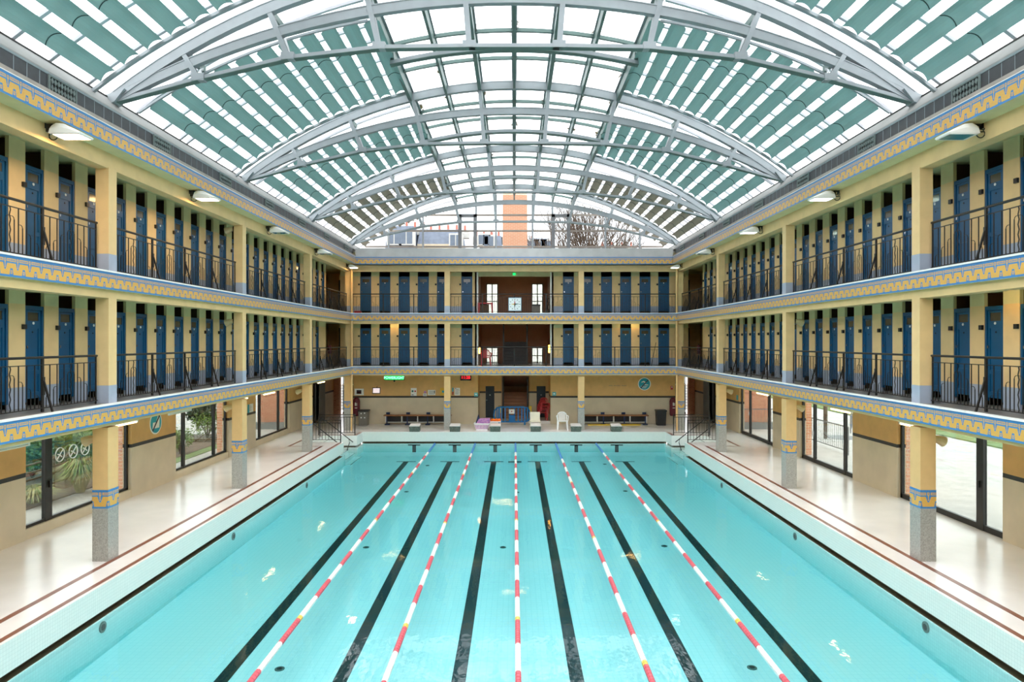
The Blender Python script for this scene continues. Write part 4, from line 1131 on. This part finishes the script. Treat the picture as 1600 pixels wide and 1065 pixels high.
x, z = pxz(674.5, 613); panel('notice', 'wide white notice with columns of print on the far wall', 'notice', x, z, .40, .28, 'paper_white', extra=[(lines(.30, .22, 6), 'bin_grey'), (bar(.13, .17, -.05, .11), 'bin_black')])
x, z = pxz(693, 611.5); panel('poster', 'yellow poster with a blue block half behind the left far pillar', 'poster', x, z, .36, .40, 'paper_yellow', extra=[(bar(-.08, .14, -.06, .06), 'teal_sign')])
x, z = pxz(707.6, 611); panel('poster', 'narrow teal and red poster right of the left far pillar', 'poster', x, z, .07, .38, 'teal_sign', extra=[(bar(-.035, .035, -.19, -.02), 'sign_red')])
x, z = pxz(714.5, 611.5); panel('notice', 'tall white printed sheet right of the left far pillar', 'notice', x, z, .29, .40, 'paper_white', extra=[(lines(.22, .32, 8), 'bin_grey'), (bar(-.11, -.06, .16, .19), 'navy')])
x, z = pxz(746, 616); panel('sticker', 'square cyan sign left of the far recess', 'sign', -2.05, z, .2, .2, 'cyan_sign', extra=[(bar(-.05, .04, -.03, .04), 'paper_white')])
x, z = pxz(866, 615); panel('sticker', 'square cyan sign right of the far recess', 'sign', x, z, .2, .2, 'cyan_sign', extra=[(bar(-.05, .04, -.03, .04), 'paper_white')])
x, z = pxz(557, 625); panel('fire_sign', 'small red fire sign over the left maroon cover', 'sign', -8.42, z, .14, .19, 'sign_red', extra=[(bar(-.02, .03, .0, .07), 'paper_white')])
x, z = pxz(1049.5, 605.5); panel('fire_sign', 'small red fire sign high on the far wall right of the diving sign', 'sign', x, z, .12, .2, 'sign_red', extra=[(bar(-.02, .03, .0, .07), 'paper_white')])
x, z = pxz(965, 602.3); r = thing('wall_lettering', 'line of small grey script lettering left of the round diving sign', 'lettering', (x, YG-.004, z), 0)
b = MB()
for i in range(24):
    u = -.48+.04*i; h = (.02, .035, .02, .05, .025)[i % 5]
    if i in (6, 16): continue
    b.box(u, u+.022, -.003, .003, -.018, -.018+h, 'bin_grey')
b.build('letters', r)
def diving_sign(label, loc, rz, kind):
    r = thing('round_sign', label, 'sign', loc, rz, 'round teal prohibition signs')
    MB().cyl((0, -.012, 0), .345, .012, 'paper_white', 28, 'y').build('rim', r); MB().cyl((0, -.016, 0), .305, .006, 'teal_sign', 28, 'y').build('disc', r)
    b = MB()
    if kind:
        b.prism([(-.17, .10), (-.02, .17), (.02, .12), (.10, .05), (.05, .03), (-.05, .10), (-.15, .07)], 'y', -.022, -.016, 'paper_white')
        b.prism([(.02, -.02), (.20, -.04), (.22, -.065), (.03, -.06)], 'y', -.022, -.016, 'paper_white')
        for k in range(3):
            pts = [(-.20+.04*k+i*.04, -.019, -.13-.05*k+.012*(i % 2)) for i in range(int(10-2*k))]; b.tube(pts, .011, 'paper_white', 4)
    else:
        b.prism([(-.20, -.16), (.18, -.16), (.20, .14), (.10, .20), (.0, .02), (-.18, .02)], 'y', -.022, -.016, 'paper_white')
    b.build('pictogram', r)
    b = MB(); b.hexa([(-.225, -.03, -.21), (-.19, -.03, -.24), (-.19, -.022, -.24), (-.225, -.022, -.21), (.19, -.03, .24), (.225, -.03, .21), (.225, -.022, .21), (.19, -.022, .24)], 'sign_dark'); b.build('slash', r)
x, z = pxz(1006.8, 599.5); diving_sign('round teal no diving sign on the far wall', (x, YG, z), 0, True)
diving_sign('round teal prohibition sign on the left wall between first and second windows', (-XG, 20.75, 1.97), PI/2, False)
r = thing('wall_notice', 'small teal and white notice on the left wall before the third window', 'notice', (-XG+.012, 28.15, 1.69), PI/2)
MB().box(-.3, .3, -.01, .01, -.17, .17, 'paper_white').build('board', r); MB().box(-.3, -.12, -.014, -.01, -.17, .17, 'teal_sign').build('stripe', r)
b = MB(); lines(.3, .26, 6)(b, 'bin_grey'); b.build('print', r)
r = thing('wall_notice', 'small cyan notice on the right wall before the third glass door', 'notice', (XG-.012, 33.35, 1.7), -PI/2); MB().box(-.1, .1, -.01, .01, -.12, .12, 'cyan_sign').build('board', r)
r = thing('wall_notice', 'small grey notice on the right wall between second and third glass doors', 'notice', (XG-.012, 27.6, 1.55), -PI/2); MB().box(-.16, .16, -.01, .01, -.14, .14, 'bin_grey').build('board', r)
# scrolling sign and time display hung from the gallery
def text(body, size, m, parent, loc, name='lettering', sx=1.0):
    c = bpy.data.curves.new(name, 'FONT'); c.body = body; c.size = size; c.align_x = 'CENTER'; c.align_y = 'CENTER'; c.extrude = .004
    o = bpy.data.objects.new(name, c); COL.objects.link(o); o.parent = parent; o.location = loc; o.rotation_euler = (PI/2, 0, 0); o.scale = (sx, 1, 1)
    c.materials.append(M[m]); bpy.context.view_layer.update()
    me = bpy.data.meshes.new_from_object(o.evaluated_get(bpy.context.evaluated_depsgraph_get())); q = bpy.data.objects.new(name, me); COL.objects.link(q)
    q.parent = parent; q.location = loc; q.rotation_euler = o.rotation_euler; q.scale = o.scale; bpy.data.objects.remove(o); q.name = name; return q
x, z = pxz(616, 591, 34.9); r = thing('scrolling_sign', 'glowing green scrolling letter sign hanging under the far gallery', 'sign', (x, 34.9, z+.02), 0)
MB().box(-.52, .52, .0, .06, -.11, .14, 'bin_black').build('case', r); MB().box(-.49, .49, -.004, .0, -.085, .12, 'led_green_bar').build('display', r)
text('POWERLIGHT', .19, 'led_green', r, (0, -.012, .01), sx=.88)
MB().sphere((0, .03, -.15), .05, 'bin_black').build('sensor', r)
for q in (-.4, .4): MB().box(q-.012, q+.012, .02, .04, .14, C0-z-.02, 'black_metal').build('hanger', r)
x, z = pxz(727.7, 590.5, YG-.1); r = thing('time_display', 'black digital clock with red figures near the far recess', 'clock', (x, YG-.08, z), 0)
MB().box(-.29, .29, -.04, .06, -.13, .16, 'bin_black').build('case', r); text('11:28', .22, 'led_red', r, (0, -.05, .03), 'digits')
# big square clock on the upper far railing
x, z = pxz(804.5, 475.2, 34.25); r = thing('square_clock', 'white square pool clock with coloured hands on the upper far railing', 'clock', (x, 34.28, z), 0)
MB().box(-.33, .33, -.05, .04, -.34, .34, 'clock_frame').build('case', r); MB().box(-.30, .30, -.056, -.05, -.31, .31, 'clock_face').build('dial', r)
for a, L, m, n in ((-.08, .24, 'sign_red', 'red_hand'), (1.45, .24, 'sign_green', 'green_hand'), (3.25, .24, 'bin_black', 'black_hand'), (4.75, .22, 'paper_yellow', 'yellow_hand')):
    dx, dz = math.sin(a), math.cos(a); b = MB(); b.prism([(-dz*.032, dx*.032), (dz*.032, -dx*.032), (dx*L, dz*L)], 'y', -.066, -.058, m); b.build(n, r)
b = MB()
for k in range(12): b.box(.25*math.sin(k*PI/6)-.018, .25*math.sin(k*PI/6)+.018, -.06, -.056, .25*math.cos(k*PI/6)-.018, .25*math.cos(k*PI/6)+.018, 'bin_black')
b.build('hour_marks', r)
o = thing('exit_light', 'small green exit light at the top of the upper stair hall', 'exit light', (0, YF-.02, H+3.46), 0); MB().box(-.07, .07, -.04, .04, -.04, .06, 'exit_green').build('lamp', o)
# red tables and chairs on the far galleries
def table(label, loc, m):
    r = thing('plastic_table', label, 'table', loc, 0); MB().box(-.38, .38, -.3, .3, .50, .55, m).build('top', r)
    for x in (-.33, .33):
        for y in (-.25, .25): MB().hexa([(x*1.06-.03, y-.03, 0), (x*1.06+.03, y-.03, 0), (x*1.06+.03, y+.03, 0), (x*1.06-.03, y+.03, 0), (x-.04, y-.04, .5), (x+.04, y-.04, .5), (x+.04, y+.04, .5), (x-.04, y+.04, .5)], m).build('leg', r)
table('red plastic table at the top left of the upper stair hall', (-1.47, 35.0, F2), 'red_plastic')
r = thing('grey_crate', 'dark olive crate under the red table', 'crate', (-1.5, 35.0, F2), 0); MB().box(-.2, .2, -.2, .2, 0, .47, 'cabin_brown').build('body', r)
mono_chair('red plastic armchair at the left of the lower stair hall', (-1.45, 35.0, F1), .1, 'red_plastic')
r = thing('grey_bin', 'grey bin with dark rim right of the square clock', 'bin', (1.12, 35.1, F2), 0); MB().box(-.2, .2, -.2, .2, 0, .4, 'bin_grey').build('body', r); MB().box(-.22, .22, -.22, .22, .4, .48, 'bin_black').build('rim', r)
r = thing('plant_stand', 'dark twisted iron stand at the right of the upper stair hall', 'stand', (1.74, 35.0, F2), 0); b = MB()
for k in range(3): b.tube([(.08*math.cos(k*2.1+t*.6), .08*math.sin(k*2.1+t*.6), .1*t) for t in range(10)], .022, 'black_metal', 5)
b.build('stem', r)
r = thing('red_crate', 'red crate on the upper far gallery in the left corner', 'crate', (-7.95, 34.75, F2), 0); MB().box(-.17, .17, -.12, .12, 0, .13, 'red_plastic').build('body', r)
for s in (-1, 1):
    r = thing('fire_extinguisher', 'red fire extinguisher in the %s corner of the lower gallery' % SIDE[s], 'fire extinguisher', (s*9.35, 34.0+.6, F1+.62), 0, 'gallery fire extinguishers')
    MB().cyl((0, 0, 0), .085, .42, 'maroon', 10).build('cylinder', r); MB().cyl((0, 0, .42), .03, .09, 'black_metal', 8).build('valve', r)
r = thing('floor_pole', 'thin black pole leaning on the far lower railing at the right', 'pole', (0, 0, 0), 0); MB().tube([(6.95, 34.6, F1+.01), (7.15, 34.45, F1+1.2)], .015, 'black_metal', 6).build('rod', r)
r = thing('wall_lamp', 'amber lamp glowing at the right of the lower stair hall', 'lamp', (1.86, 36.2, F1+.85), 0); MB().cyl((0, 0, -.2), .05, .4, 'lamp_amber', 8).build('shade', r)
r = thing('wall_lamp', 'amber lamp glowing at the left of the lower stair hall', 'lamp', (-1.86, 36.6, F1+.75), 0); MB().cyl((0, 0, -.15), .05, .3, 'lamp_amber', 8).build('shade', r)
for x, lab in ((-.80, 'left'), (.88, 'right')):
    r = thing('warning_post', 'small yellow post at the %s foot of the far stairs' % lab, 'post', (x, 37.6, .15), 0, 'yellow stair posts'); MB().box(-.08, .08, -.08, .08, 0, .75, 'hall_brown').build('newel', r); MB().box(-.07, .07, -.1, -.08, .35, .74, 'yellow_plastic').build('yellow_sleeve', r)
# stairs
def stairs(label, x0, x1, y, z, n, rise, run, m, loc=(0, 0, 0)):
    r = thing('staircase', label, 'stairs', loc, 0); b = MB()
    for i in range(n): b.box(x0, x1, y+run*i, y+run*n, z+rise*i, z+rise*(i+1), m)
    b.build('steps', r)
    for x in (x0+.04, x1-.04):
        q = MB(); q.box(x-.04, x+.04, y-.06, y+.02, z, z+2.3, 'black_metal'); q.box(x-.03, x+.03, y, y+run*n, z+2.0, z+2.06, 'black_metal') ; q.build('guard_post', r)
    return r
stairs('brown stone stairs rising behind the blue barrier', -.66, .78, 38.0, .15, 8, .165, .27, 'hall_brown')
stairs('dark stairs rising in the lower stair hall', -.62, .74, 37.2, F1, 7, .175, .25, 'bin_black')
# ================================================================ outside
g = MB(); g.box(-60, -11.15, -30, 120, -.3, -.06, 'gravel'); g.box(11.15, 60, -30, 120, -.3, -.06, 'paving'); g.box(-11.15, 11.15, 43, 120, -.3, -.06, 'paving')
struct(g.build('ground'), 'paved and gravelled yard outside', 'ground')
g = MB(); g.box(-26, -13.0, 6, 33, -.06, -.03, 'soil'); g.box(-13.0, -12.5, 24, 31, -.06, -.04, 'lawn'); struct(g.build('planting_bed'), 'bare soil bed outside the left windows', 'ground')
g = MB(); g.box(20.4, 60, 4, 60, -.06, .0, 'lawn'); struct(g.build('lawn'), 'grass bank beyond the right hand yard', 'grass')
def leaves(mb, c, r, n, m, sz=.11, squash=1.0, seed=0):
    rd = random.Random(seed)
    for _ in range(n):
        d = Vector((rd.gauss(0, 1), rd.gauss(0, 1), rd.gauss(0, 1))).normalized()*r*(rd.random()**.4)
        p = Vector(c)+Vector((d.x, d.y, d.z*squash))
        a = Vector((rd.uniform(-1, 1), rd.uniform(-1, 1), rd.uniform(-1, 1))).normalized(); b = a.cross(Vector((rd.uniform(-1, 1), rd.uniform(-1, 1), rd.uniform(-1, 1)))).normalized()
        s = sz*rd.uniform(.6, 1.3)
        mb.face([p-a*s, p-b*s*.45, p+a*s, p+b*s*.45], m)
def shrub(name, label, loc, r, n, m, sz=.1, squash=1.0, seed=0, stem=True, lobes=4, cat='shrub'):
    t = thing(name, label, cat, loc, 0, 'garden plants outside the left windows'); rd = random.Random(seed+50); mb = MB()
    for i in range(lobes):
        leaves(mb, (rd.uniform(-.5, .5)*r, rd.uniform(-.5, .5)*r, r*squash+rd.uniform(-.2, .3)*r), r*.75, n//lobes, m, sz, squash, seed+i)
    mb.build('foliage', t, fix=False)
    st = MB()
    for i in range(5):
        a = i*1.3; st.tube([(0, 0, -.03), (.2*r*math.cos(a), .2*r*math.sin(a), r*squash*.6), (.5*r*math.cos(a), .5*r*math.sin(a), r*squash*1.3)], .03, 'bark', 5, .012)
    st.build('stems', t)
def tuft(label, loc, r, h, n, seed):
    rd = random.Random(seed); mb = MB()
    for _ in range(n):
        a = rd.uniform(0, 2*PI); l = rd.uniform(.5, 1); dx, dy = math.cos(a), math.sin(a); hh = h*rd.uniform(.6, 1.1); w = .014
        p = [Vector((dx*r*.12*l, dy*r*.12*l, 0)), Vector((dx*r*.4*l, dy*r*.4*l, hh*.75)), Vector((dx*r*l, dy*r*l, hh*.75*(.4+.4*rd.random())))]
        q = Vector((-dy, dx, 0))*w
        mb.face([p[0]-q, p[0]+q, p[1]+q, p[1]-q], 'pampas'); mb.face([p[1]-q, p[1]+q, p[2]], 'foliage_light' if rd.random() < .5 else 'pampas')
    t = thing('grass_tuft', label, 'ornamental grass', loc, 0, 'garden plants outside the left windows'); mb.build('blades', t, fix=False)
tuft('pale arching grass clump outside the first left window', (-12.9, 20.3, -.04), .95, 1.25, 460, 3)
tuft('low grey green grass clump nearest the camera outside the first left window', (-13.3, 18.9, -.04), 1.0, .6, 360, 4)
tuft('small pale grass clump near the brick pier outside', (-12.9, 21.9, -.04), .7, .6, 220, 5)
shrub('shrub', 'yellow green upright shrub outside the first left window', (-14.5, 22.6, -.04), .6, 1700, 'foliage_light', .07, 1.7, 1)
shrub('shrub', 'broad green shrub farthest left outside the first window', (-15.8, 22.4, -.04), 1.0, 3000, 'foliage', .08, .8, 2)
shrub('shrub', 'broad green shrub behind the wooden fence rails', (-16.0, 25.2, -.04), 1.1, 3000, 'foliage', .08, .8, 3)
shrub('shrub', 'dark shrub deep behind the first left window', (-18.2, 25.5, -.04), 1.2, 2600, 'foliage_dark', .10, .8, 4)
shrub('shrub', 'green hedge bush beyond the fence rails', (-18.6, 29.5, -.04), 1.3, 2600, 'foliage', .1, .8, 5)
shrub('shrub', 'loose pale shrub outside the second left window', (-14.2, 31.6, -.04), .7, 900, 'foliage_light', .06, .9, 6)
shrub('shrub', 'slim green shrub beside the second left window frame', (-13.3, 27.2, -.04), .45, 700, 'foliage_light', .06, 1.3, 7)
shrub('tree', 'dark leafy tree above the soil bed outside the second left window', (-15.0, 32.4, .3), .85, 2400, 'foliage_dark', .08, 1.1, 8, cat='tree')
f = thing('rail_fence', 'low wooden rail fence in the garden outside the left windows', 'fence', (0, 0, 0), 0)
for z in (.12, .42, .62, .85): MB().tube([(-14.0, 17, z), (-14.2, 27.0, z+.03)], .03, 'fence_wood', 6).build('rail', f)
for y in (18.0, 20.9, 23.8, 26.7): MB().cyl((-14.1, y, -.05), .045, 1.0, 'fence_wood', 8).build('post', f)
f = MB(); f.box(-16.5, -13.2, 30.4, 30.55, -.05, .1, 'fence_wood'); tag(f.build('bed_edging'), 'timber edging across the soil bed', 'edging', kind='thing')
def brickpier(label, s, y0, y1, X0, X1, m='brick_pale', h=9.0): 
    o = MB(); bx(o, s, X0, X1, y0, y1, -.05, h, m); tag(o.build('brick_pier'), label, 'brick pier', 'brick piers outside', 'thing')
for s in (-1, 1):
    for j, y in enumerate((20.1, 27.1)): brickpier('brick pier outside the %s %s' % (('first', 'second')[j], 'left window' if s < 0 else 'glass door on the right'), s, y, y+.45, 11.42, 11.8)
for s in (-1, 1):
    o = MB(); bx(o, s, 11.42, 13.2, 35.1, 35.5, .3, 5, 'brick_red'); bx(o, s, 11.42, 13.3, 35.0, 35.6, -.06, .3, 'white_concrete')
    tag(o.build('brick_wall'), 'red brick wall on a pale plinth outside the third %s' % ('left window' if s < 0 else 'glass door on the right'), 'brick wall', kind='thing')
def metal_fence(label, pts, h=1.05):
    r = thing('metal_fence', label, 'fence', (0, 0, 0), 0)
    for (a, b) in zip(pts, pts[1:]):
        A, B = Vector((a[0], a[1], 0)), Vector((b[0], b[1], 0)); n = int((B-A).length/.16); q = MB()
        q.tube([A+Vector((0, 0, h)), B+Vector((0, 0, h))], .025, 'fence_steel', 6).build('top_rail', r)
        q = MB(); q.tube([A+Vector((0, 0, .1)), B+Vector((0, 0, .1))], .02, 'fence_steel', 6).build('bottom_rail', r); q = MB()
        for i in range(n): p = A+(B-A)*i/n; q.tube([p+Vector((0, 0, .1)), p+Vector((0, 0, h))], .009, 'fence_steel', 4)
        q.build('bars', r)
        for p in (A, B): MB().tube([p+Vector((0, 0, -.06)), p+Vector((0, 0, h))], .03, 'fence_steel', 6).build('post', r)
metal_fence('grey metal bar fence outside the second glass door on the right', [(13.2, 27.0), (13.2, 31.6)])
metal_fence('grey metal bar fence outside the third glass door on the right', [(11.5, 34.2), (13.4, 34.2)])
metal_fence('grey metal handrail fence across the right hand yard', [(16.5, 33.5), (19.0, 38.0)])
o = MB(); o.cyl((14.4, 31.6, -.06), .09, 4.5, 'bark', 8); tag(o.build('bare_tree'), 'thin bare tree trunk in the yard outside the second glass door', 'tree', kind='thing')
o = MB(); o.cyl((15.4, 32.0, -.06), .75, .012, 'fence_steel', 20); tag(o.build('manhole'), 'round grey plate in the yard paving', 'manhole cover', kind='thing')
for s in (-1, 1):
    st = thing('garden_steps', 'pale outdoor steps seen through the %s corridor end' % SIDE[s], 'steps', (0, 0, 0), 0, 'outdoor steps'); b = MB()
    for k in range(9): bx(b, s, 8.0, 14, 45+.45*k, 50, -.06+.16*k, .10+.16*k, 'white_concrete')
    b.build('treads', st)
# ---- the town behind the gable
o = MB(); o.box(-.85, .95, 50, 51.8, -.06, 15.3, 'brick_pale'); o.box(-.95, 1.05, 49.95, 50.0, 6, 6.3, 'white_concrete'); tag(o.build('brick_chimney'), 'tall brick chimney stack rising behind the gable window', 'chimney', kind='thing')
def house(label, x0, x1, y, zr, zt, wall, wins, chim, mansard=True):
    r = thing('town_house', label, 'building', (0, 0, 0), 0, 'town houses behind the gable')
    MB().box(x0, x1, y, y+9, -.06, zr, wall).build('walls', r)
    if mansard: MB().hexa([(x0, y, zr), (x1, y, zr), (x1, y+9, zr), (x0, y+9, zr), (x0+.15, y+1.0, zt), (x1-.15, y+1.0, zt), (x1-.15, y+8, zt), (x0+.15, y+8, zt)], 'roof_slate').build('roof', r)
    for (wx, wz, ww, wh, dorm) in wins:
        f = MB(); f.box(wx-ww/2-.12, wx+ww/2+.12, y-.12, y+1.2, wz-.1, wz+wh+.15, 'facade_white'); fr = f.build('window', r)
        q = MB(); q.box(wx-ww/2, wx-.05, y-.15, y-.11, wz, wz+wh, 'window_dark'); q.box(wx+.05, wx+ww/2, y-.15, y-.11, wz, wz+wh, 'window_dark'); q.build('pane', fr)
    for (cx_, cw, cz, n) in chim:
        c = MB(); c.box(cx_-cw/2, cx_+cw/2, y+3, y+3.8, zt-.5, cz, 'facade_white'); cs = c.build('chimney', r)
        for i in range(n): MB().cyl((cx_-cw/2+cw*(i+.5)/n, y+3.4, cz), .13, .55, 'chimney_pot', 8, 'z', .10).build('chimney_pot', cs)
YB = 62.0
def gx(px, y=YB): return (px-803.5)/1067*y
def gz(py, y=YB): return H-(py-533)/1067*y
house('slate fronted house with two white dormers, leftmost behind the gable', gx(601), gx(646), YB, gz(392), gz(350), 'facade_white', [(gx(616), gz(381), 1.1, 1.1, 1), (gx(635), gz(381), 1.1, 1.1, 1)], [(gx(640), 2.4, gz(346), 3)])
house('cream house with a broken slate roof left of the brick chimney', gx(647), gx(716), YB+2, gz(376), gz(350), 'facade_cream', [(gx(709), gz(379), 1.0, 1.0, 1)], [(gx(684), 3.4, gz(345), 4), (gx(713), 1.6, gz(346), 2)])
house('white house with a small slate window bay beside the chimney', gx(745), gx(784), YB+4, gz(384), gz(355), 'facade_white', [(gx(753), gz(372), 1.0, .9, 1), (gx(761), gz(376), .9, 1.0, 1)], [(gx(757), 3.0, gz(350), 4), (gx(776), 2, gz(352), 3)])
house('slate roofed house just right of the brick chimney', gx(826), gx(862), YB+3, gz(384), gz(362), 'facade_white', [(gx(834), gz(381), 1.0, .7, 1), (gx(846), gz(381), 1.0, .7, 1), (gx(856), gz(381), .9, .7, 1)], [(gx(829), 1.2, gz(361), 2)])
house('low white house farthest right behind the gable', gx(960), gx(1006), YB+6, gz(372), gz(366), 'facade_white', [(gx(985), gz(382), 1.0, .7, 1)], [(gx(988), 4.0, gz(364), 4)])
def bare_tree(label, x, y, h, seed):
    rd = random.Random(seed); mb = MB(); t = thing('bare_tree', label, 'tree', (x, y, -.06), 0, 'bare trees behind the gable')
    MB().tube([(0, 0, 0), (.1, 0, h*.25), (0, .1, h*.5)], .22, 'bark', 6, .12).build('trunk', t)
    def br(p, d, l, r, dep):
        q = p+d*l; mb.tube([p, p+d*l*.5+Vector((rd.uniform(-.1, .1), 0, .05))*l, q], r, 'bark', 4, r*.6)
        if dep:
            for _ in range(3):
                nd = (d+Vector((rd.uniform(-.6, .6), rd.uniform(-.5, .5), rd.uniform(-.05, .5)))).normalized(); br(q if rd.random() < .6 else p+d*l*.6, nd, l*rd.uniform(.6, .8), r*.6, dep-1)
    for _ in range(5): br(Vector((0, .1, h*rd.uniform(.3, .5))), Vector((rd.uniform(-.5, .5), rd.uniform(-.5, .5), 1)).normalized(), h*.2, .10, 4)
    mb.build('branches', t, fix=False)
for i, (px, h) in enumerate(((899, 17), (917, 18), (936, 17), (945, 15))):
    bare_tree('bare winter tree, %s from the left beyond the gable' % ORD[i], gx(px, 56+i), 56+i, h, 20+i)
